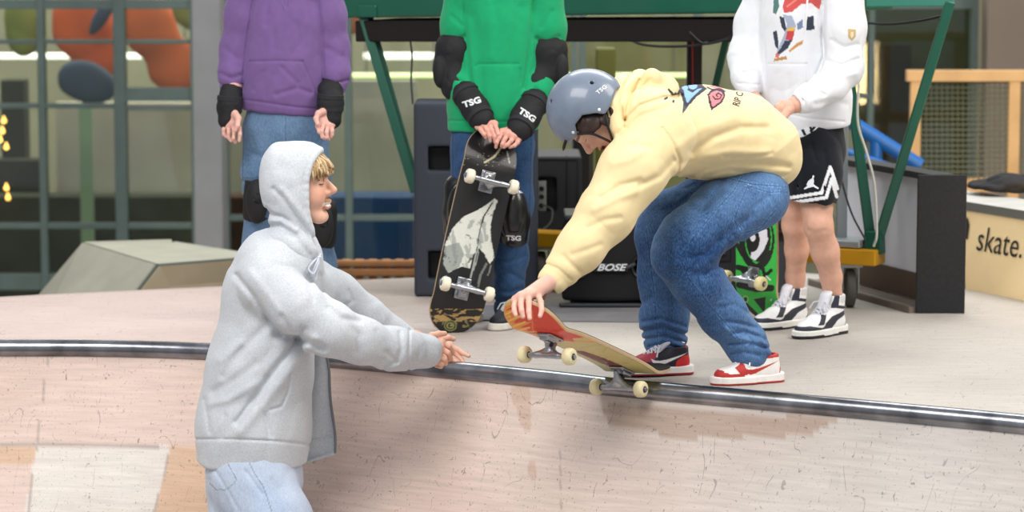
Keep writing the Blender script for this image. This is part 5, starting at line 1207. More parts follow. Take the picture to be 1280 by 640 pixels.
# ------------------------------------------------------------------ person bending down in the pale yellow hoodie
P_flat, C_flat = P, C
def P_lean(px, py, Y): return P_flat(px, py, Y - .2 * min(max((930 - px) / 120, 0), 1))
def C_lean(pts, sq=None, k=.03): return chain([P_lean(p[0], p[1], p[2]) for p in pts], [p[3] * mpp(p[2] - .2 * min(max((930 - p[0]) / 120, 0), 1)) for p in pts], k, sq)
def bent_person():
    P, C = P_lean, C_lean
    Y = 9.3; m = mpp(Y); skin = lin(228, 184, 166); pk = lin(214, 140, 124)
    base = G(880, 478); r = empty('person', base, 'bent-over person in pale yellow hoodie, blue jeans and grey helmet holding a skateboard nose', 'person')
    Yh = 9.17
    core = union(0.03, C([(775, 150, Yh, 20), (820, 160, 9.25, 30), (900, 165, Y, 34), (950, 225, Y, 34)]), C([(822, 178, 9.12, 20), (757, 270, 8.96, 16), (702, 338, 8.87, 11), (690, 349, 8.86, 10)]), C([(808, 170, 9.42, 18), (762, 240, 9.35, 12), (730, 298, 9.22, 9), (720, 318, 9.18, 8)]))
    pcs = [piece(core, 0.007)]
    M = frame_up(A(-.97, .0, .25), A(-.25, -.03, -.97), P(742, 148, Yh), .92)
    pcs.append(piece(_head(), .0024, head_color(lin(60, 42, 34), None, False, skin, pk, hair=lin(52, 36, 30)), M))
    w_ = P(687, 350, 8.86)
    kn = [P(672, 364, 8.84), P(661, 364, 8.82), P(652, 367, 8.82), P(645, 371, 8.83)]
    fg = [[P(676, 374, 8.80), P(677, 384, 8.78), P(675, 391, 8.77)], [P(661, 375, 8.79), P(661, 386, 8.77), P(662, 394, 8.76)], [P(651, 377, 8.79), P(652, 385, 8.77), P(654, 392, 8.765)], [P(643, 379, 8.80), P(643, 385, 8.78), P(645, 390, 8.77)]]
    th = [P(684, 358, 8.88), P(677, 370, 8.92), P(670, 379, 8.93), P(664, 386, 8.92)]
    sh_ = A(0, -.04, -.004); w_ = w_ + sh_ * .6; kn = [q + sh_ for q in kn]; fg = [[q + sh_ for q in f_] for f_ in fg]; th = [th[0] + sh_ * .6, th[1] + sh_ * .4, th[2], th[3]]
    pcs.append(piece(hand(w_, kn, fg, th, 1.0, wr=.030), .0016, lambda V: skin_color(V, skin, pk)))
    w2 = P(716, 322, 9.17); kn = [P(706, 334, 9.15), P(703, 331, 9.17), P(701, 328, 9.19), P(700, 325, 9.21)]
    fg = [[q + A(-.012, -.01, -.022), q + A(-.012, -.01, -.040), q + A(-.004, -.008, -.055)] for q in kn]
    pcs.append(piece(hand(w2, kn, fg, [P(712, 328, 9.14), P(706, 338, 9.12), P(702, 346, 9.11), P(700, 352, 9.11)], .9), .002, lambda V: skin_color(V, skin, pk)))
    body_mesh(r, pcs, skin, 'skin_pink')
    # hoodie
    YLW = cloth('yellow_fleece', srgb(238, 217, 168), 0.03, 0.35, 600, attr=False)
    YA = cloth('yellow_fleece_print', srgb(238, 217, 168), 0.03, 0.35, 600, attr=True)
    fl = (A(0, 1, 0), 0.78)
    torso = C([(835, 165, Y, 56), (880, 165, Y, 55), (925, 172, Y, 53), (958, 190, Y, 43), (966, 202, Y, 32)], fl, 0.05)
    yoke = C([(812, 150, 9.16, 42), (812, 150, 9.40, 40)], None, .05)
    near = C([(822, 172, 9.12, 48), (790, 215, 9.03, 41), (757, 268, 8.96, 35), (725, 310, 8.91, 29), (704, 335, 8.88, 24)], None, .03)
    far = C([(808, 172, 9.42, 32), (762, 240, 9.35, 19), (731, 296, 9.22, 14)], None, .03)
    cuffs = union(.006, C([(703, 336, 8.88, 21), (692, 349, 8.863, 19.5)]), C([(731, 296, 9.22, 13), (720, 314, 9.18, 11)]))
    hem = C([(962, 200, Y, 35), (968, 214, Y, 25)], fl)
    f = union(.05, torso, yoke); f = union(.03, f, near); f = union(.02, f, far); f = union(.005, f, cuffs, )
    f = cut(f, C([(694, 348, 8.864, 13), (680, 362, 8.85, 15)]), .003)
    # hood lying on the neck
    hood = union(.018, ell(P(812, 116, 9.27), (38 * m, .10, 24 * m), None), C([(778, 108, 9.18, 12), (768, 132, 9.12, 12), (772, 160, 9.10, 13)], None, .02), C([(800, 97, 9.27, 11), (782, 106, 9.22, 14), (772, 130, 9.16, 15)], None, .02), C([(778, 108, 9.34, 12), (768, 132, 9.40, 12), (775, 160, 9.42, 13)], None, .02), C([(815, 98, 9.2, 13), (842, 108, 9.24, 9)], None, .02))
    f = union(.014, f, hood)
    f = wrinkle(f, .0022, (5, 5, 5), 55, .5)
    N = (8.3, 9.2)
    f = strokes(f, [
        ([(858, 226), (880, 212), (915, 204), (955, 204), (985, 208)], 4.5, .010, N), ([(850, 214), (880, 196), (915, 190), (960, 192)], 6, -.007, N), ([(866, 190), (892, 172), (925, 160), (958, 160)], 5, .009, N), ([(850, 182), (880, 160), (915, 148)], 7, -.005, N),
        ([(905, 196), (935, 198), (965, 192)], 3, .005, N), ([(880, 220), (910, 212), (950, 216)], 3, .006, N), ([(925, 222), (950, 218), (985, 220)], 3, .005, N),
        ([(828, 160), (842, 180), (850, 200), (846, 224)], 2.0, .006, N), ([(800, 232), (825, 220), (842, 200)], 4, .008, N), ([(770, 190), (790, 182), (812, 184)], 5, .006, N), ([(765, 205), (785, 200), (800, 190)], 5, -.005, N),
        ([(752, 248), (775, 232), (800, 226)], 4, .007, N), ([(742, 262), (765, 250), (795, 240)], 5, -.006, N), ([(735, 285), (755, 275), (775, 272)], 4, .005, N), ([(716, 318), (735, 312), (750, 306)], 4, .004, N),
        ([(683, 330), (697, 335), (714, 350)], 1.6, .005, N), ([(704, 320), (716, 332), (726, 340)], 3, .004, N),
        ([(790, 92), (780, 108), (776, 128), (780, 150)], 2.4, .009, N), ([(800, 100), (790, 116), (784, 136), (782, 158)], 2.2, .008, N), ([(782, 150), (800, 132), (830, 122), (852, 120)], 2.6, .009, N), ([(812, 100), (800, 112), (794, 126)], 2.5, .006, N), ([(775, 168), (800, 146), (835, 134)], 4, .006, N),
        ([(846, 98), (850, 112), (846, 122)], 2, .006, (8.3, 9.6))])
    def ycol(V):
        px, py = proj(V); p = Paint(px, py, lin(238, 217, 168)); vis = V[:, 1] < 9.42; ink = lin(46, 46, 62); blu = lin(132, 172, 226); red = lin(236, 128, 132)
        # blue winged mark
        p.poly([(848, 104), (862, 101), (873, 102), (884, 111), (871, 121), (861, 132), (853, 143), (854, 128), (850, 115)], ink, vis)
        p.poly([(852, 109), (859, 106), (860, 113), (866, 116), (872, 111), (878, 110), (868, 119), (859, 129), (857, 124), (855, 114)], blu, vis)
        p.ring(866, 107.5, 5.5, 4.2, blu, 0, vis)
        p.line([(836, 112), (841, 118), (848, 117), (851, 111)], 1.5, ink, vis); p.line([(849, 105), (856, 102), (868, 100.5)], 1.0, ink, vis); p.line([(831, 124), (834, 122)], 1.3, ink, vis); p.line([(841.5, 127), (842, 126)], 1.4, ink, vis)
        # red drop mark
        p.poly([(884, 118), (889, 112), (897, 110), (904, 112), (907, 119), (903, 128), (889, 138), (886, 128)], ink, vis)
        p.poly([(886.5, 119), (890, 115), (896, 113), (902, 115), (904.5, 120), (900, 127), (890.5, 134), (889, 127)], red, vis)
        p.line([(897, 121), (895, 118.5), (898, 116), (902, 119), (900, 123.5), (894, 124), (891, 120)], 0.9, ink, vis)
        p.poly([(885, 108), (896, 106), (905, 112), (896, 111)], red, vis); p.line([(884, 109), (890, 112), (900, 111), (906, 114)], 1.0, ink, vis)
        return p.c
    hd = sc('hoodie', f, .0032, YA, r, ycol, pad=.03)
    px_text('lettering', 'RIP CURL', 925, 117, 12.5, -72, hd, r, .025, .62, 0, mat('ink_hoodie', lin(60, 52, 50), .8))
    # jeans
    P, C = P_flat, C_flat
    near = C([(945, 246, 9.23, 42), (905, 266, 9.18, 41), (862, 300, 9.13, 39), (851, 318, 9.12, 36), (872, 350, 9.13, 33), (905, 394, 9.16, 29), (932, 428, 9.19, 25), (938, 442, 9.19, 25)], None, .03)
    far = C([(925, 240, 9.40, 38), (880, 256, 9.40, 36), (838, 275, 9.40, 36), (829, 292, 9.39, 34), (830, 345, 9.39, 31), (830, 395, 9.39, 30), (832, 424, 9.39, 28)], None, .03)
    f = union(.03, C([(945, 225, 9.3, 32), (950, 238, 9.3, 34)], fl), near); f = union(.02, f, far)
    f = wrinkle(f, .0032, (6, 6, 4), 66, .6); f = wrinkle(f, .0013, (17, 17, 12), 67, .6)
    f = inter(f, plane(P(935, 452, 9.19), A(.25, 0, -1)), .008) if False else f; f = cut(f, C([(941, 450, 9.19, 17), (944, 475, 9.19, 20)]), .004); f = cut(f, C([(832, 428, 9.39, 20), (833, 455, 9.39, 22)]), .004)
    NN = (8.5, 9.22); FF = (9.2, 9.5)
    st = [([(880, 345), (900, 332), (925, 304)], 3.5, .011, NN), ([(872, 335), (893, 322), (915, 300)], 4, -.006, NN), ([(862, 322), (880, 318), (900, 300)], 3, .007, NN), ([(818, 320), (835, 326), (855, 322)], 3, .005, NN), ([(835, 340), (855, 338), (875, 342)], 4, .005, NN),
        ([(905, 222), (895, 240), (880, 258)], 4, .006, NN), ([(940, 270), (915, 285), (895, 300)], 5, .006, NN), ([(870, 255), (850, 275), (832, 290)], 6, -.005, NN), ([(960, 245), (940, 262), (925, 284)], 4, .005, NN), ([(830, 262), (845, 258), (862, 246)], 3, .007, FF), ([(800, 285), (812, 292), (822, 290)], 3, .005, FF),
        ([(900, 385), (918, 380), (935, 392)], 3, .006, NN), ([(908, 402), (925, 404), (945, 410)], 2.5, .008, NN), ([(912, 418), (930, 414), (955, 424)], 2.4, .009, NN), ([(912, 430), (935, 428), (962, 436)], 2.2, .009, NN), ([(915, 442), (930, 440), (950, 444)], 2, .007, NN), ([(932, 418), (940, 426), (936, 440)], 2.2, .007, NN), ([(905, 410), (925, 424), (945, 428)], 3, -.007, NN), ([(950, 424), (958, 432), (962, 442)], 2.5, -.009, NN),
        ([(805, 402), (825, 398), (856, 408)], 2.5, .008, FF), ([(803, 414), (830, 408), (858, 418)], 2.3, .009, FF), ([(806, 424), (830, 420), (855, 428)], 2.2, .009, FF), ([(812, 433), (835, 430), (850, 436)], 2, .008, FF), ([(802, 408), (828, 403), (857, 413)], 2.5, -.007, FF), ([(800, 380), (815, 372), (835, 380)], 4, .006, FF), ([(820, 330), (828, 345), (845, 352)], 4, .005, FF), ([(800, 345), (812, 350), (822, 345)], 4, .005, FF)]
    f = strokes(f, st)
    jn = denim('blue_denim', lin(34, 66, 112), lin(106, 142, 186))
    sm = seams([[(928, 220), (916, 240), (895, 262), (868, 296), (850, 322)], [(850, 322), (862, 350), (890, 385), (925, 425)], [(935, 232), (922, 262), (918, 276), (930, 290)], [(935, 232), (960, 240), (985, 240)], [(905, 222), (940, 230), (990, 234)], [(808, 285), (812, 320), (818, 370), (822, 425)], [(918, 276), (926, 292), (950, 286), (970, 262)]], .72, 1.6, .9, [([(900, 262), (862, 292)], 16, .35), ([(850, 318), (880, 360)], 12, .25), ([(822, 270), (812, 290)], 10, .3), ([(915, 410), (935, 436)], 10, .25), ([(965, 245), (950, 262)], 12, .25), ([(905, 240), (880, 262)], 5, -.25), ([(890, 335), (920, 300)], 6, -.25), ([(838, 300), (838, 400)], 5, -.2)])  # lighter worn patches; negative entries colour folds and far shin darker
    sc('jeans', f, .0036, jn, r, sm, pad=.03)
    b = MB(); b.lathe(P(936, 233, 9.085), unit(A(.1, -1, .2)), [(0, .004), (.002, .003)], 8); b.build('rivet', M_STEEL, r)
    # hair under the helmet
    P, C = P_lean, C_lean
    f = union(.012, ell(P(742, 156, 9.09), (22 * m, .02, 15 * m)), ell(P(738, 155, 9.10), (20 * m, .025, 12 * m)), ell(P(764, 140, 9.16), (12 * m, .075, 28 * m)), ell(P(742, 156, 9.25), (22 * m, .02, 15 * m)))
    f = cut_poly(f, [(700, 172), (726, 168), (740, 166), (748, 160), (752, 152), (760, 160), (770, 190), (700, 200)], Yh, .004, (8.7, 8.92))
    f = wrinkle(f, .004, (22, 22, 8), 9)
    sc('hair', f, .003, mat('hair_dark', srgb(48, 32, 27), .5, noise=.3, nscale=120), r)
    # helmet
    c = P(735, 137, Yh); sph = ell(c, (50.5 * m, .112, 49.5 * m)); f = shell(sph, .020, .003)
    poly = [(698, 196), (706, 188), (712, 178), (722, 169), (719, 156), (728, 144), (745, 141.5), (756, 143), (763, 132), (771, 111), (800, 100), (820, 220), (698, 220)]
    f = cut_poly(f, poly, Yh, .004)
    for (x, y) in ((740, 103), (688, 127)):
        q = P(x, y, Yh); dirn = unit(q - c); 
        # nearest point of the shell on the camera side
        for t in np.linspace(9.0, 9.3, 200):
            if sph(np.array([P(x, y, t)], np.float32))[0] < 0: q = P(x, y, t); break
        n_ = unit((q - c) / np.array([50.5 * m, .112, 49.5 * m]) ** 2); f = cut(f, cap(q + n_ * .01, q - n_ * .014, .0065 if x > 700 else .0075), .002)
    hl = sc('helmet', f, .0028, mat('helmet_grey', srgb(112, 124, 142), .38, noise=.08, nscale=25, coat=.3), r)
    LOGP.append((c, .15)); inner = shell(off(sph, -.019), .012); inner = cut_poly(inner, [(p[0] - 3 if 100 < p[1] < 200 else p[0], p[1] - 2) for p in poly], Yh, .004); sc('helmet_liner', inner, .0035, mat('liner_black', srgb(20, 20, 22), .9), r)
    b = MB()
    for (x, y) in ((749, 137), (716.5, 165.5)):
        for t in np.linspace(9.0, 9.3, 300):
            if sph(np.array([P(x, y, t)], np.float32))[0] < 0: q = P(x, y, t); break
        n_ = unit((q - c) / np.array([50.5 * m, .112, 49.5 * m]) ** 2); b.lathe(q - n_ * .001, n_, [(0, .0055), (.0025, .0048), (.0035, .002)], 12); b.build('rivet', mat('rivet_white', srgb(230, 232, 236), .3), r, smooth=True); b = MB()
    px_text('lettering', 'TSG', 752, 112, 7, -38, hl, r, .02, 1.2)
    strap = lambda pts: MB().tube(spline([P(*q) for q in pts], 6), .0042, 6)
    strap([(722, 168, 9.085), (738, 167, 9.075), (752, 172, 9.07), (766, 179, 9.09)]).build('chin_strap', M_BLACK, r, smooth=True)
    strap([(757, 143, 9.07), (760, 158, 9.065), (766, 176, 9.08)]).build('chin_strap', M_BLACK, r, smooth=True)
    b = MB(); b.tube(spline([P(709, 172, 9.12), P(706, 180, 9.13), P(704, 188, 9.15)], 4), [.004, .005, .005, .005, .005, .005, .005, .004, .002], 8); b.build('helmet_trim', M_BLACK, r, smooth=True)
    # shoes
    shoe('low_red', frame_up(A(0, 0, 1), A(-.93, -.36, 0), G(940, 479) + A(0.0, 0.01, .0)), r, .95)
    shoe('low_black', frame_up(A(0.02, 0, 1), A(-.96, -.28, 0), G(826, 470) + A(0, 0.02, .004)), r, .95)
    return r
bent_person()
# the board on the lip
def art_flame(x, y, W):
    y = -y
    p = Paint(x, y, lin(206, 192, 128)); 
    p.blot((7, 5), .35, lin(188, 180, 110), 3, None, .6); p.blot((9, 9), .9, lin(228, 218, 184), 13, None, .7)
    p.poly([(.02, .028), (-.02, .052), (-.16, .040), (-.20, .005), (-.17, -.03), (-.05, -.02), (.02, .0)], lin(122, 62, 48)); p.blot((60, 14), .55, lin(176, 120, 84), 5, (x < .03) & (x > -.20) & (np.abs(y - .01) < .045), .8)
    p.c[x < -.27] = lin(200, 186, 84); p.blot((14, 8), .5, lin(206, 142, 60), 6, x < -.26, .7); p.c[(x < -.37)] = lin(222, 206, 150)
    p.poly([(.41, -.11), (.41, .11), (.16, .11), (.165, .06), (.12, .03), (.16, .0), (.13, -.04), (.17, -.06), (.16, -.11)], lin(222, 58, 30))
    p.c[(x > .13) & (y > .062 + .012 * np.sin(x * 90))] = lin(236, 130, 50); p.c[(x > .12) & (y > .078 + .008 * np.sin(x * 70))] = lin(244, 184, 80)
    for k in range(9):
        x0 = .14 + .028 * k; p.poly([(x0 - .02, .102), (x0 + .012, .102), (x0 + .030, .015 + .02 * math.sin(k * 2.1))], lin(238, 150, 60)); p.line([(x0 - .004, .10), (x0 + .026, .03)], .003, lin(246, 200, 90))
    p.line([(.10, -.10), (.17, -.02), (.26, .03), (.36, -.03)], .003, lin(236, 110, 60))
    d = np.abs(y) ; ee = .1015 * np.sqrt(np.clip(1 - np.clip((np.abs(x) - .285) / .115, 0, 1) ** 2.3, 0, 1)); m = (ee - d < .006); p.c[m & (x > .1)] = lin(238, 168, 84); p.c[m & (x <= .1)] = lin(196, 178, 126)
    p.blot((30, 60), 1.0, lin(236, 226, 200), 33, None, .6); return p.c
tail = P(818, 480, 9.15); nose = P(643, 399, 8.56); ax = unit(nose - tail); cen = (nose + tail) / 2
side = A(.80, -.58, .05); upv = np.cross(ax, side); upv = upv if upv[2] > 0 else -upv
print('boardlen', np.linalg.norm(nose - tail))
Mb = frame(ax, upv, cen)
skateboard('worn skateboard with a red and orange flame underside tipped over the steel lip', Mb, art_flame, lin(226, 214, 172))
# ------------------------------------------------------------------ the three standing people
def std_head(cx, cy, Y, fwd, hairc, skin, pk, s=.95):
    M = frame_up(A(0, 0, 1), fwd, P(cx, cy, Y), s)
    return M, piece(_head(), .0035, head_color(hairc, None, False, skin, pk, hair=hairc), M)
def hair_cap(M, r, hm, long=False):
    f = ell((-.022, 0, .044), (.108, .088, .090)); f = cut(f, union(.01, ell((.085, 0, -.03), (.075, .10, .095)), ell((.03, 0, -.13), (.12, .12, .09))), .01)
    f = wrinkle(f, .005, (14, 14, 5), 8)
    sc_local('hair', f, .004, hm, r, M)
def green_person():
    Y = 10.55; m = mpp(Y); skin = lin(222, 168, 152); pk = lin(206, 124, 112)
    r = empty('person', G(610, 406), 'standing person in bright green hoodie with black arm and knee pads holding a skateboard', 'person')
    fl = (A(0, 1, 0), 1.45)
    M, hp = std_head(628, -98, Y, A(0, -1, 0), lin(90, 66, 46), skin, pk)
    core = union(.03, C([(628, -60, Y, 19), (628, -20, Y, 38), (625, 60, Y, 40), (618, 170, Y, 40)], fl), C([(580, -18, Y, 20), (564, 86, 10.56, 14), (592, 138, 10.42, 10), (600, 150, 10.38, 10)]), C([(676, -18, Y, 20), (686, 84, 10.56, 14), (656, 146, 10.42, 10), (648, 158, 10.38, 10)]))
    pcs = [hp, piece(core, .007)]
    w1 = P(600, 148, 10.39)
    kn = [P(618, 155, 10.36), P(611, 154, 10.35), P(604, 155, 10.345), P(598, 158, 10.35)]
    fg = [[P(621, 162, 10.34), P(623, 168, 10.33), P(624, 174, 10.335)], [P(615, 163, 10.33), P(618, 171, 10.325), P(619, 178, 10.33)], [P(609, 163, 10.33), P(612, 170, 10.325), P(613, 176, 10.33)], [P(602, 164, 10.33), P(605, 168, 10.325), P(607, 172, 10.33)]]
    th = [P(606, 150, 10.4), P(614, 158, 10.41), P(618, 166, 10.42), P(620, 173, 10.42)]
    pcs.append(piece(hand(w1, kn, fg, th, .95), .0018, lambda V: skin_color(V, skin, pk)))
    w2 = P(646, 160, 10.39)
    kn = [P(628, 165, 10.35), P(635, 167, 10.34), P(642, 170, 10.34), P(648, 173, 10.35)]
    fg = [[P(624, 172, 10.33), P(621, 178, 10.325), P(620, 184, 10.33)], [P(631, 174, 10.325), P(628, 180, 10.32), P(627, 183, 10.325)], [P(639, 176, 10.325), P(634, 181, 10.32), P(630, 184, 10.325)], [P(647, 178, 10.33), P(643, 182, 10.325), P(637, 184, 10.33)]]
    th = [P(640, 160, 10.41), P(632, 166, 10.42), P(628, 174, 10.42), P(626, 180, 10.42)]
    pcs.append(piece(hand(w2, kn, fg, th, .95), .0018, lambda V: skin_color(V, skin, pk)))
    body_mesh(r, pcs, skin, 'skin_rosy'); hair_cap(M, r, mat('hair_brown_b', srgb(84, 60, 42), .5, noise=.2, nscale=80))
    GRN_ = cloth('green_fleece', srgb(28, 158, 104), .04, .3, 600)
    tor = C([(628, -22, Y, 46), (627, 30, Y, 50), (622, 80, Y, 50), (617, 128, Y, 54), (616, 168, Y, 56)], fl, .05)
    f = union(.05, tor, C([(586, -22, Y, 30), (672, -22, Y, 30)]))
    f = union(.02, f, C([(584, -18, Y, 28), (576, 30, 10.56, 24), (568, 84, 10.57, 19), (574, 104, 10.52, 19), (588, 128, 10.45, 15)]), C([(676, -18, Y, 28), (682, 34, 10.56, 25), (684, 84, 10.57, 20), (674, 108, 10.52, 19), (660, 136, 10.45, 15)]))
    f = inter(f, plane(P(616, 163, Y), A(.02, 0, -1)), .012); f = wrinkle(f, .003, (6, 6, 4), 77)
    N = (9.9, 10.6)
    f = strokes(f, [([(580, -10), (583, 50), (588, 100), (592, 112)], 2.2, .007, N), ([(667, 0), (663, 50), (658, 90), (655, 110)], 2.2, .007, N), ([(592, 20), (600, 90), (604, 150)], 6, .005, N), ([(650, 10), (640, 60), (636, 78)], 6, .005, N), ([(612, 5), (614, 70)], 6, -.004, N),
        ([(594, 83), (598, 80), (648, 80)], 1.3, .004, N), ([(650, 86), (651, 104)], 1.2, .005, N), ([(562, 151), (616, 152), (670, 151)], 1.2, .004, N), ([(556, 48), (568, 52), (580, 46)], 3, .006, N), ([(670, 48), (684, 54), (698, 46)], 3, .006, N), ([(565, 20), (578, 32)], 3, .004, N), ([(690, 14), (678, 34)], 3, .004, N), ([(566, 96), (580, 104)], 2, .005, N), ([(668, 110), (680, 118)], 2, .005, N)])
    sc('hoodie', f, .0036, GRN_, r, pad=.03)
    # pads and guards
    def pad(name, pts, mm, capc=None, straps=()):
        f = C(pts, None, .02); f = wrinkle(f, .002, (12, 12, 12), 3)
        if capc: f = union(.006, f, ell(P(*capc[:3]), capc[3]))
        o = sc(name, f, .003, mm, r); return o
    pad('elbow_pad', [(571, 62, 10.55, 27), (568, 86, 10.56, 26), (572, 106, 10.52, 22)], BLACK_PAD, (550, 90, 10.5, (9 * m, .03, 20 * m)))
    pad('elbow_pad', [(684, 64, 10.55, 26), (684, 88, 10.56, 25), (674, 104, 10.52, 21)], BLACK_PAD, (702, 88, 10.5, (9 * m, .03, 20 * m)))
    g1 = pad('wrist_guard', [(583, 118, 10.46, 17.5), (594, 136, 10.42, 17), (603, 150, 10.37, 15)], BLACK_PAD)
    g2 = pad('wrist_guard', [(668, 128, 10.46, 18), (657, 146, 10.42, 18), (649, 162, 10.37, 16)], BLACK_PAD)
    px_text('lettering', 'TSG', 590, 128, 10.5, -18, g1, r, .04, 1.25); px_text('lettering', 'TSG', 659, 144, 10.5, 33, g2, r, .04, 1.25)
    for g_, pa, pb in ((g1, (583, 118, 10.46, 18.3), (603, 150, 10.37, 16.5)), (g2, (668, 128, 10.46, 19), (649, 162, 10.37, 17.5))):
        b = MB(); a_, c_ = P(*pa[:3]), P(*pb[:3]); ax_ = unit(c_ - a_)
        for t_ in (.02, .88):
            rr = (pa[3] * (1 - t_) + pb[3] * t_) * m; b.lathe(a_ * (1 - t_) + c_ * t_, ax_, [(-.011, rr * .93), (-.009, rr), (.009, rr), (.011, rr * .93)], 28)
        b.build('strap', mat('strap_black', srgb(36, 36, 40), .8), g_, smooth=True)
    # jeans
    f = union(.03, C([(616, 150, Y, 50), (616, 175, Y, 49)], fl), C([(640, 180, Y, 27), (641, 250, 10.53, 25), (638, 320, 10.54, 21), (636, 384, Y, 19)]), C([(591, 180, Y, 27), (587, 250, 10.52, 24), (580, 320, 10.52, 20), (577, 392, 10.53, 18)]))
    f = wrinkle(f, .003, (8, 8, 5), 78); N = (9.9, 10.6)
    f = strokes(f, [([(622, 200), (640, 208), (655, 200)], 4, .005, N), ([(618, 322), (635, 328), (655, 320)], 3, .006, N), ([(620, 345), (636, 340), (652, 350)], 3, .006, N), ([(620, 362), (636, 366), (652, 360)], 2.5, .007, N), ([(618, 376), (636, 374), (654, 380)], 2, .007, N), ([(580, 212), (594, 218)], 3, .004, N)])
    sc('jeans', f, .0042, denim('mid_denim', lin(24, 46, 78), lin(62, 94, 134)), r, seams([[(664, 170), (663, 230), (660, 300)], [(566, 166), (566, 230)]], .7, 1.2), pad=.03)
    for (x, y, rx, ry, tx, yy) in ((643, 270, 17, 34, 642, 10.42), (577, 262, 17, 32, 0, 10.42)):
        f = union(.02, ell(P(x, y, yy + .015), (rx * 1.05 * m, .05, ry * 1.05 * m)), C([(x - 2, y - 26, 10.52, 20.5), (x - 2, y + 4, 10.51, 20), (x - 3, y + 26, 10.52, 20)]))
        k_ = sc('knee_pad', f, .0032, SHELL_PAD, r)
        b = MB(); b.tube([P(x - 12, y + 10, yy - .040), P(x - 8, y + 22, yy - .035), P(x + 8, y + 22, yy - .035), P(x + 12, y + 10, yy - .040)], .003, 6); b.build('ridge', SHELL_PAD, k_, smooth=True)
        if tx: px_text('lettering', 'TSG', tx, 298, 8.5, 2, k_, k_, .04, 1.25); px_text('lettering', 'TSG', 650, 240, 4, 0, k_, k_, .04, 1.25)
    shoe('skate', frame_up(A(0, 0, 1), A(-.42, -.90, 0), G(637, 408) + A(0, 0, .0)), r, .92)
    shoe('skate', frame_up(A(0, 0, 1), A(-.62, -.78, 0), G(577, 404)), r, .92)
    return r
green_person()
def purple_person():
    Y = 10.6; m = mpp(Y); skin = lin(224, 178, 164); pk = lin(212, 140, 130)
    r = empty('person', G(356, 404), 'standing person in a purple hoodie with black wrist guards behind the grey jacket', 'person')
    fl = (A(0, 1, 0), 1.4)
    M, hp = std_head(356, -112, Y, A(0.05, -1, 0), lin(120, 88, 60), skin, pk)
    core = union(.03, C([(356, -70, Y, 19), (356, -30, Y, 40), (356, 60, Y, 40), (356, 150, Y, 40)], fl), C([(312, -26, Y, 18), (294, 50, Y, 14), (291, 105, 10.55, 10), (289, 136, 10.5, 9)]), C([(402, -26, Y, 18), (418, 50, Y, 14), (416, 105, 10.55, 10), (409, 136, 10.5, 9)]))
    pcs = [hp, piece(core, .007)]
    w1 = P(290, 138, 10.5); kn = [P(296, 152, 10.46), P(291, 155, 10.47), P(286, 156, 10.48), P(281, 154, 10.49)]
    fg = [[P(299, 160, 10.44), P(300, 168, 10.43), P(299, 176, 10.43)], [P(293, 166, 10.45), P(292, 173, 10.44), P(294, 178, 10.45)], [P(286, 166, 10.46), P(286, 172, 10.46), P(289, 176, 10.46)], [P(280, 162, 10.48), P(280, 168, 10.48), P(283, 171, 10.48)]]
    pcs.append(piece(hand(w1, kn, fg, [P(294, 142, 10.47), P(298, 148, 10.44), P(297, 157, 10.42), P(294, 163, 10.42)], .92), .002, lambda V: skin_color(V, skin, pk)))
    w2 = P(409, 136, 10.5); kn = [P(399, 150, 10.46), P(404, 155, 10.46), P(410, 157, 10.47), P(415, 155, 10.48)]
    fg = [[P(397, 158, 10.44), P(399, 165, 10.43), P(402, 168, 10.44)], [P(402, 164, 10.43), P(403, 171, 10.43), P(406, 173, 10.44)], [P(408, 166, 10.44), P(409, 172, 10.44), P(411, 174, 10.45)], [P(415, 164, 10.46), P(415, 168, 10.46), P(414, 171, 10.46)]]
    pcs.append(piece(hand(w2, kn, fg, [P(404, 140, 10.46), P(398, 142, 10.44), P(395, 148, 10.43), P(397, 155, 10.42)], .92), .002, lambda V: skin_color(V, skin, pk)))
    body_mesh(r, pcs, skin, 'skin_rosy'); hair_cap(M, r, mat('hair_brown_c', srgb(110, 80, 54), .5, noise=.2, nscale=80))
    PUR = cloth('purple_fleece', srgb(116, 90, 142), .05, .3, 600)
    tor = C([(356, -30, Y, 46), (356, 30, Y, 52), (355, 80, Y, 54), (353, 120, Y, 52), (355, 140, Y, 47)], fl, .05)
    f = union(.05, tor, C([(316, -26, Y, 30), (396, -26, Y, 30)]))
    f = union(.02, f, C([(316, -24, Y, 27), (306, 20, Y, 24), (296, 62, Y, 21), (292, 92, 10.57, 18), (290, 108, 10.56, 15)]), C([(396, -24, Y, 27), (408, 20, Y, 24), (416, 62, Y, 21), (418, 92, 10.57, 18), (417, 108, 10.56, 15)]))
    f = inter(f, plane(P(352, 141, Y), A(-.10, 0, -1)), .014); f = wrinkle(f, .003, (6, 6, 4), 88); N = (9.9, 10.65)
    f = strokes(f, [([(318, -10), (311, 40), (305, 90), (303, 112)], 2.2, .007, N), ([(396, -10), (402, 40), (404, 90), (405, 108)], 2.2, .007, N), ([(313, 77), (345, 76), (378, 77)], 1.3, .004, N), ([(378, 77), (388, 100), (396, 118)], 1.4, .005, N), ([(313, 77), (304, 110)], 1.3, .004, N),
        ([(300, 124), (330, 128), (370, 134), (400, 136)], 1.4, .005, N), ([(336, -5), (332, 30)], 4, .004, N), ([(352, 84), (372, 104)], 3, .004, N), ([(328, 90), (318, 112)], 3, .004, N), ([(345, 118), (372, 110), (388, 116)], 3, .005, N), ([(276, 92), (290, 98), (300, 94)], 3, .006, N), ([(274, 105), (290, 109), (303, 106)], 1.4, .005, N), ([(405, 100), (420, 105), (434, 100)], 2, .007, N), ([(370, 30), (382, 60)], 5, .003, N), ([(338, 20), (344, 60)], 5, .003, N), ([(280, 60), (296, 72)], 4, .004, N), ([(408, 60), (428, 70)], 4, .004, N)])
    sc('hoodie', f, .0036, PUR, r, pad=.03)
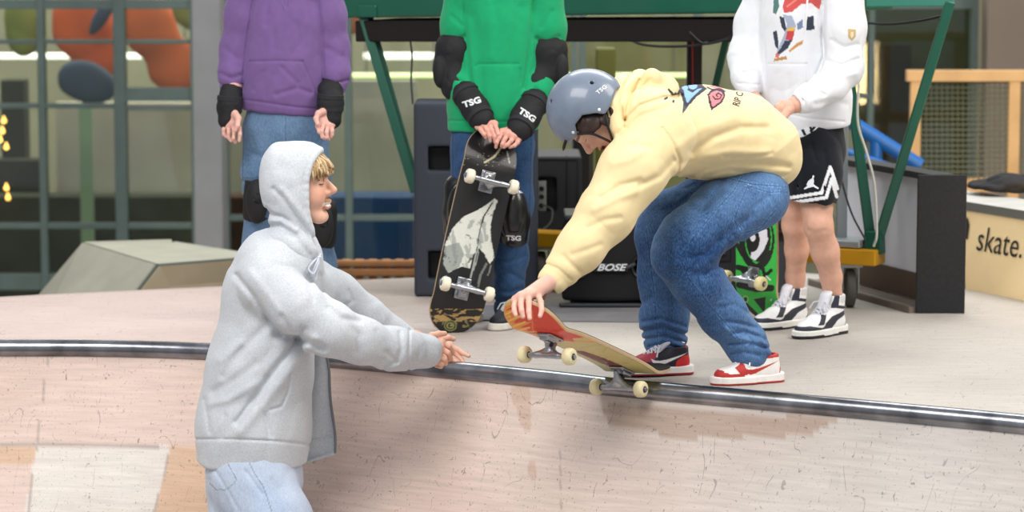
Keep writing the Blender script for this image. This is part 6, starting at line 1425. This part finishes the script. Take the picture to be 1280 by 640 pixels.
    b = MB(); b.tube(spline([P(352, -8, 10.42), P(352, 2, 10.41), P(356, 12, 10.41)], 4), .003, 6); b.tube(spline([P(362, -8, 10.42), P(361, 0, 10.41), P(360, 9, 10.41)], 4), .003, 6); b.build('drawstring', PUR, r, smooth=True)
    for (pts, pl) in (([(289, 114, 10.54, 14), (287, 132, 10.51, 15), (285, 150, 10.5, 13)], [(270, 156), (276, 140), (284, 148)]), ([(413, 112, 10.54, 16), (413, 130, 10.51, 16), (414, 148, 10.5, 13)], None)):
        f = wrinkle(C(pts, None, .015), .002, (12, 12, 12), 4); g = sc('wrist_guard', f, .003, BLACK_PAD, r)
        b = MB(); q = pts[1]; rr = q[3] * mpp(q[2]) * 1.05
        for dy in (-9, 5): c = P(q[0], q[1] + dy, q[2]); b.lathe(c, unit(A(.08, 0, 1)), [(-.009, rr * .96), (-.008, rr), (.008, rr), (.009, rr * .96)], 24)
        b.build('strap', mat('strap_black', srgb(34, 34, 38), .8), g, smooth=True)
    f = union(.03, C([(356, 135, Y, 47), (356, 165, Y, 49)], fl), C([(332, 165, Y, 28), (327, 218, 10.58, 25), (322, 240, 10.57, 16), (322, 262, 10.57, 16), (318, 330, 10.6, 19), (316, 392, 10.6, 19)]), C([(384, 165, Y, 27), (388, 218, 10.58, 24), (397, 260, 10.57, 17), (398, 280, 10.56, 17), (400, 330, 10.6, 20), (402, 392, 10.6, 19)]))
    f = wrinkle(f, .003, (8, 8, 5), 89); f = strokes(f, [([(303, 226), (328, 229), (350, 225)], 1.5, .006, N), ([(312, 190), (328, 196), (345, 190)], 4, .005, N), ([(356, 150), (358, 190)], 2, .005, N)])
    sc('jeans', f, .0042, denim('worn_denim', lin(58, 86, 118), lin(112, 140, 170)), r, seams([[(357, 146), (357, 180)], [(305, 160), (303, 225)], [(303, 222), (350, 222)]], .7, 1.25), pad=.03)
    for (x, y) in ((321, 252), (403, 282)):
        f = union(.01, ell(P(x, y, 10.49), (14 * m, .045, 28 * m)), C([(x + 1, y - 20, 10.56, 18), (x, y + 16, 10.57, 17.5)])); k_ = sc('knee_pad', f, .0035, BLACK_PAD, r)
        b = MB(); b.lathe(P(x + 1, y - 4, 10.445), (0, -1, 0), [(0, .018), (.006, .014), (.008, .004)], 16); b.build('cap_disc', SHELL_PAD, k_, smooth=True)
    shoe('skate', frame_up(A(0, 0, 1), A(-.2, -.98, 0), G(316, 404)), r, .92); shoe('skate', frame_up(A(0, 0, 1), A(.2, -.98, 0), G(402, 404)), r, .92)
    return r
purple_person()
def white_person():
    Y = 10.27; m = mpp(Y); skin = lin(226, 178, 156); pk = lin(214, 142, 122)
    r = empty('person', G(1010, 420), 'standing person in a white printed hoodie and black basketball shorts with white trim', 'person')
    Rz = A(-.5, -.87, 0); sd = A(.87, -.5, 0)
    fl = (Rz, 1.35)
    M, hp = std_head(1000, -118, Y, Rz, lin(96, 70, 50), skin, pk)
    core = union(.03, C([(1003, -75, Y, 19), (1006, -30, Y, 40), (1008, 60, Y, 40), (1010, 160, Y, 40)], fl), C([(962, -20, 10.4, 18), (930, 62, 10.36, 14), (934, 104, 10.28, 10), (938, 116, 10.25, 10)]), C([(1050, -18, 10.14, 19), (1052, 92, 10.12, 15), (1008, 124, 10.02, 11), (994, 131, 10.0, 11)]))
    pcs = [hp, piece(core, .007)]
    legs = union(.02, C([(1020, 200, 10.22, 24), (1021, 258, 10.17, 19), (1023, 282, 10.17, 17.5), (1031, 314, 10.22, 17), (1039, 346, 10.27, 13), (1042, 388, 10.31, 11.5)], None, .02), C([(992, 200, 10.33, 24), (993, 262, 10.34, 16), (993, 282, 10.36, 15), (996, 312, 10.42, 14.5), (994, 346, 10.47, 11.5), (995, 384, 10.5, 10.5)], None, .02), ell(P(1021, 279, 10.125), (11 * m, .016, 11 * m)))
    legs = strokes(legs, [([(1012, 288), (1020, 291), (1030, 288)], 3, .003, (9.9, 10.2)), ([(1046, 300), (1050, 330)], 4, -.002)])
    pcs.append(piece(legs, .0035, lambda V: skin_color(V, skin * np.array([.95, .94, .93]), skin * np.array([.9, .8, .76]))))
    w1 = P(938, 114, 10.26); kn = [P(944, 124, 10.22), P(939, 127, 10.22), P(934, 128, 10.23), P(929, 126, 10.24)]
    fg = [[q + A(.0, -.012, -.03), q + A(.004, -.008, -.05), q + A(.006, .008, -.062)] for q in kn]
    pcs.append(piece(hand(w1, kn, fg, [P(943, 118, 10.25), P(950, 124, 10.22), P(952, 131, 10.2), P(951, 138, 10.2)], .95), .002, lambda V: skin_color(V, skin, pk)))
    w2 = P(993, 131, 10.0); kn = [P(977, 130, 9.98), P(973, 135, 9.97), P(971, 141, 9.97), P(973, 147, 9.98)]
    fg = [[q + A(-.024, -.006, -.02), q + A(-.036, .0, -.040), q + A(-.036, .01, -.055)] for q in kn]
    pcs.append(piece(hand(w2, kn, fg, [P(985, 138, 9.97), P(979, 147, 9.96), P(973, 154, 9.96), P(967, 159, 9.97)], .98), .002, lambda V: skin_color(V, skin, pk)))
    body_mesh(r, pcs, skin, 'skin_legs'); hair_cap(M, r, mat('hair_brown_d', srgb(92, 66, 46), .5, noise=.2, nscale=80))
    WHT = cloth('white_fleece', srgb(236, 238, 242), .02, .3, 600, attr=True)
    tor = C([(1006, -32, Y, 50), (1006, 30, Y, 54), (1005, 80, Y, 54), (1010, 130, Y, 52), (1015, 165, Y, 48)], fl, .05)
    f = union(.05, tor, C([(968, -24, 10.38, 30), (1046, -22, 10.16, 30)]))
    f = union(.02, f, C([(966, -22, 10.40, 29), (944, 30, 10.40, 25), (933, 72, 10.36, 22), (934, 98, 10.29, 18), (936, 110, 10.26, 14)]), C([(1050, -20, 10.14, 30), (1054, 36, 10.12, 27), (1054, 84, 10.11, 25), (1038, 106, 10.07, 21), (1012, 122, 10.02, 17), (1001, 127, 10.01, 15)]))
    f = inter(f, plane(P(1018, 161, Y), A(.12, 0, -1)), .014); f = cut(f, C([(998, 129, 10.0, 10), (985, 135, 9.99, 12)]), .003); f = wrinkle(f, .0032, (6, 6, 5), 98); N = (9.8, 10.25)
    f = strokes(f, [([(1030, 0), (1028, 40), (1030, 70), (1022, 92)], 2.6, .012, (9.8, 10.2)), ([(952, 50), (956, 80), (952, 110)], 2.4, .010, N), ([(1008, 80), (1010, 100), (1006, 112)], 1.3, .005, N), ([(960, 80), (1008, 80)], 1.2, .003, N), ([(975, 140), (1010, 148), (1055, 152)], 1.3, .004, N),
        ([(1040, 50), (1056, 60), (1072, 56)], 3, .005, N), ([(1034, 76), (1052, 82), (1072, 74)], 3, .006, N), ([(1030, 92), (1050, 96), (1070, 92)], 4, -.004, N), ([(1016, 104), (1022, 114), (1030, 118)], 2.5, .006, N), ([(999, 118), (1006, 128), (1008, 136)], 1.3, .004, N), ([(920, 70), (934, 78), (948, 72)], 3, .006, N), ([(918, 88), (932, 92), (946, 88)], 3, .006, N), ([(920, 104), (950, 106)], 1.4, .004, N), ([(1020, 130), (1040, 126), (1056, 130)], 4, .005, N), ([(985, 95), (990, 130)], 5, .003, N)])
    def wcol(V):
        px, py = proj(V); p = Paint(px, py, lin(236, 238, 243)); vis = V[:, 1] < 10.3; dk = lin(62, 68, 84)
        p.poly([(966, -20), (972, -10), (974, 8), (970, 18), (966, 16), (967, 0)], lin(92, 128, 124), vis)
        p.poly([(983, -10), (1026, -14), (1027, 2), (1024, 12), (1014, 4), (1002, 5), (990, 15), (980, 16), (978, 6)], lin(214, 92, 90), vis); p.line([(984, 8), (996, -1), (1010, -3), (1024, -1)], 1.0, lin(236, 140, 128), vis)
        p.poly([(978, 18), (990, 20), (995, 32), (990, 52), (980, 62), (972, 68), (971, 64), (980, 44), (984, 30)], lin(170, 180, 204), vis)
        p.poly([(974, 20), (980, 22), (983, 36), (981, 40), (977, 34)], dk, vis); p.poly([(966, 40), (971, 38), (973, 52), (973, 62), (969, 58)], dk, vis)
        p.poly([(984, 36), (994, 34), (993, 38), (984, 39)], lin(240, 190, 70), vis); p.poly([(984, 39), (993, 38), (991, 50), (982, 50)], lin(204, 78, 82), vis)
        p.poly([(981, 51), (990, 50), (985, 60), (975, 68), (971, 67), (976, 60)], dk, vis); p.poly([(970, 66), (975, 68), (973, 72), (969, 72)], lin(216, 120, 110), vis)
        p.poly([(968, 73), (983, 70), (984, 74), (967, 77)], lin(196, 142, 84), vis); p.poly([(986, 63), (996, 54), (1004, 50), (1003, 55), (994, 60), (987, 66)], lin(206, 150, 84), vis)
        p.poly([(1009, 21), (1017, 20), (1018, 37), (1007, 38)], dk, vis); p.poly([(996, 30), (1003, 24), (1004, 34), (997, 38)], lin(120, 138, 170), vis)
        return p.c
    hd = sc('hoodie', f, .0032, WHT, r, wcol, pad=.03)
    decal('badge', [(1060, 36), (1070, 37), (1069.5, 46), (1065, 51), (1060.5, 47)], [[0, 1, 2, 3, 4]], bvh(hd), mat('badge_gold', srgb(204, 176, 122), .5), r)
    decal('badge_mark', [(1063.5, 40), (1067, 40), (1067, 45), (1064.5, 48), (1063, 45)], [[0, 1, 2, 3, 4]], bvh(hd), mat('badge_pale', srgb(232, 218, 186), .5), r, lift=.002)
    b = MB(); b.tube(spline([P(982, -10, 10.04), P(977, 8, 10.03), P(972, 20, 10.03)], 4), .0035, 6); b.tube(spline([P(1010, -10, 10.02), P(1008, 15, 10.01), P(1006, 44, 10.02)], 4), .0035, 6); b.build('drawstring', mat('cord_white', srgb(232, 234, 238), .8), r, smooth=True)
    # shorts
    f = union(.03, C([(1012, 160, Y, 44), (1014, 185, Y, 45)], fl), C([(1018, 185, 10.2, 33), (1017, 215, 10.18, 34), (1016, 238, 10.17, 34)], (Rz, 1.1)), C([(990, 185, 10.33, 33), (988, 240, 10.32, 32)], (Rz, 1.1)))
    f = inter(f, plane(P(1015, 250, Y), A(-.16, 0, -1)), .004); f = cut(f, C([(1016, 236, 10.17, 28), (1016, 275, 10.17, 30)], (Rz, 1.1)), .003); f = cut(f, C([(988, 240, 10.32, 26), (988, 275, 10.32, 28)], (Rz, 1.1)), .003)
    f = wrinkle(f, .0035, (7, 7, 4), 99); N = (9.8, 10.3)
    f = strokes(f, [([(1030, 190), (1034, 215), (1030, 240)], 4, .006, N), ([(1002, 195), (998, 225), (996, 245)], 4, .006, N), ([(1015, 180), (1020, 200)], 3, .005, N)])
    def scol(V):
        px, py = proj(V); p = Paint(px, py, lin(24, 26, 34)); wh = lin(232, 234, 238); bk = lin(24, 26, 34)
        e = np.interp(px, [960, 983, 1028, 1038, 1041, 1047, 1049], [262, 256, 249, 222, 213, 232, 240]); q = e - py
        p.line([(950, 251), (983, 248), (1027, 241), (1038, 209), (1047, 236)], 2.0, wh); p.line([(950, 257.5), (983, 254.5), (1033, 247), (1039.5, 224), (1046, 246)], 2.1, wh)
        p.poly([(960, 150), (1034, 150), (1018, 163), (1006, 170), (1000, 172), (990, 188), (975, 190), (960, 190)], lin(226, 228, 232))
        for ln in ([(983, 152), (990, 172)], [(992, 168), (998, 152)], [(998, 152), (1006, 168)], [(1012, 152), (1014, 164)], [(1014, 164), (1022, 154)]): p.line(ln, 1.7, bk)
        return p.c
    sh = sc('shorts', f, .0032, cloth('shorts_mesh', srgb(24, 26, 34), .03, .3, 500, attr=True), r, scol, pad=.03)
    jm = [(1015.5, 219.5), (1017.4, 219), (1018, 221), (1016.8, 223), (1017.6, 226), (1017, 230), (1018.5, 231.5), (1023.5, 235), (1022.5, 236.5), (1017, 233.5), (1013.5, 232.5), (1010, 235), (1005.5, 237), (1005, 235.5), (1009, 232.5), (1011.5, 229.5), (1011.5, 226.5), (1010, 229), (1008.8, 231.5), (1008, 231), (1010, 226.5), (1013, 224), (1015, 223), (1015.5, 221)]
    decal('jumping_mark', jm, [list(range(len(jm)))], bvh(sh), M_LET, r, step=1.6)
    shoe('high', frame_up(A(0, 0, 1), A(-.72, -.69, 0), G(1029, 419)), r, 1.0); shoe('high', frame_up(A(0, 0, 1), A(-.80, -.60, 0), G(980, 409)), r, 1.0)
    return r
white_person()
# boards held upright
def art_black(x, y, W):
    px, py = proj(W); p = Paint(px, py, lin(26, 26, 28)); wh = lin(206, 208, 198); gy = lin(150, 156, 150)
    p.blot((.2, .25), .75, lin(196, 184, 150), 3, (py > 188) & (py < 208), .85); p.line([(626, 185), (618, 196), (606, 203)], 1.3, lin(196, 186, 156)); p.line([(634, 190), (637, 204)], .8, lin(180, 176, 160))
    p.poly([(618, 248), (622, 251), (616, 268), (613, 285), (614, 300), (618, 322), (612, 330), (606, 318), (599, 310), (592, 318), (588, 336), (578, 333), (560, 341), (554, 330), (556, 306), (566, 285), (580, 270), (598, 262), (608, 256)], wh)
    p.poly([(556, 308), (574, 303), (580, 318), (574, 334), (560, 341), (554, 330)], gy)
    m = inpoly(px, py, [(540, 240), (640, 240), (630, 345), (540, 345)]); bright = p.c[:, 0] > .3
    p.blot((.05, .03), .25, lin(120, 128, 126), 6, m & bright, .6); p.blot((.11, .05), .75, lin(36, 38, 38), 16, m & bright, .8)
    p.line([(615, 254), (604, 272), (598, 296), (596, 316), (592, 350)], .9, lin(40, 40, 40)); p.line([(600, 300), (594, 322), (589, 345), (584, 356)], .9, gy); p.line([(596, 298), (598, 318), (592, 338)], .7, gy)
    p.poly([(606, 306), (617, 312), (616, 326), (607, 322)], wh); p.line([(608, 330), (600, 345), (598, 358)], 1.4, lin(110, 112, 108)); p.line([(614, 332), (610, 344)], 1.0, lin(110, 112, 108)); p.line([(558, 345), (550, 350)], .7, gy)
    p.c[py > 388] = lin(34, 34, 32); p.blot((.05, .12), .0, lin(186, 152, 96), 9, (py > 386) & (py < 402), .95); p.blot((.12, .09), .45, lin(150, 142, 92), 19, (py > 398), .8)
    p.ring(563, 407, 8, 7, lin(136, 138, 84)); p.ring(563, 407, 6.6, 5.7, lin(52, 54, 40)); p.ring(563, 407, 5.0, 4.3, lin(150, 150, 90)); p.ring(563, 407, 3.2, 2.7, lin(60, 60, 40)); p.ring(564, 406.5, 1.7, 1.4, lin(160, 158, 96))
    return p.c
b0, b1 = G(565, 419) + A(0, 0, .004), P(622, 166, 10.37)
ax = unit(b1 - b0); L_ = .385; cen = b0 + ax * (L_ + 0.0)
nb = unit(A(.30, -1, 0)); nb = unit(nb - ax * np.dot(nb, ax)); Mk = np.eye(4); Mk[:3, 0] = ax; Mk[:3, 2] = -nb; Mk[:3, 1] = np.cross(-nb, ax); Mk[:3, 3] = cen
skateboard('black skateboard with a pale bird-like drawing held upright by the person in green', Mk, art_black, lin(232, 222, 200), (-1, lin(224, 96, 78)), L=L_, axle=(.185, -.215))
def art_green(x, y, W):
    px, py = proj(W); g = lin(56, 186, 72); k = lin(24, 28, 26); wh = lin(232, 232, 240); p = Paint(px, py, g)
    p.blot((.02, .03), .8, lin(44, 160, 62), 3, None, .5)
    p.ring(946, 300, 22, 38, k); p.ring(948, 298, 17, 32, g, .92); p.poly([(938, 322), (942, 300), (940, 286), (947, 270), (958, 284), (960, 300), (954, 314), (944, 326)], wh); p.ring(941, 300, 8.5, 15, k); p.ring(941, 297, 3.2, 5, wh)
    p.line([(918, 300), (928, 318), (938, 326)], 2.6, k); p.line([(922, 334), (940, 338), (956, 326), (962, 316)], 3.2, k); p.line([(924, 356), (945, 361), (964, 360)], 4.2, k); p.line([(926, 336), (938, 350)], 2.4, k)
    p.poly([(942, 374), (957, 371), (956, 392)], k); p.line([(926, 374), (938, 386), (950, 398)], 2.4, k); p.line([(952, 330), (956, 345), (964, 338)], 2.2, k)
    p.ring(932, 374, 3.6, 4.6, lin(150, 206, 120)); p.ring(932, 374, 2.2, 2.8, k); p.line([(958, 345), (963, 350)], .8, wh)
    return p.c
b0, b1 = G(945, 406, 0) + A(0, 0, .003), P(938, 130, 10.42); ax = unit(b1 - b0); L_ = .395; cen = b0 + ax * L_
nb = unit(A(-.72, -.69, 0)); nb = unit(nb - ax * np.dot(nb, ax)); Mk = np.eye(4); Mk[:3, 0] = ax; Mk[:3, 2] = -nb; Mk[:3, 1] = np.cross(-nb, ax); Mk[:3, 3] = cen
skateboard('bright green and black skateboard standing upright between blue jeans and bare legs', Mk, art_green, lin(228, 214, 160), L=L_, axle=(.205, -.215))
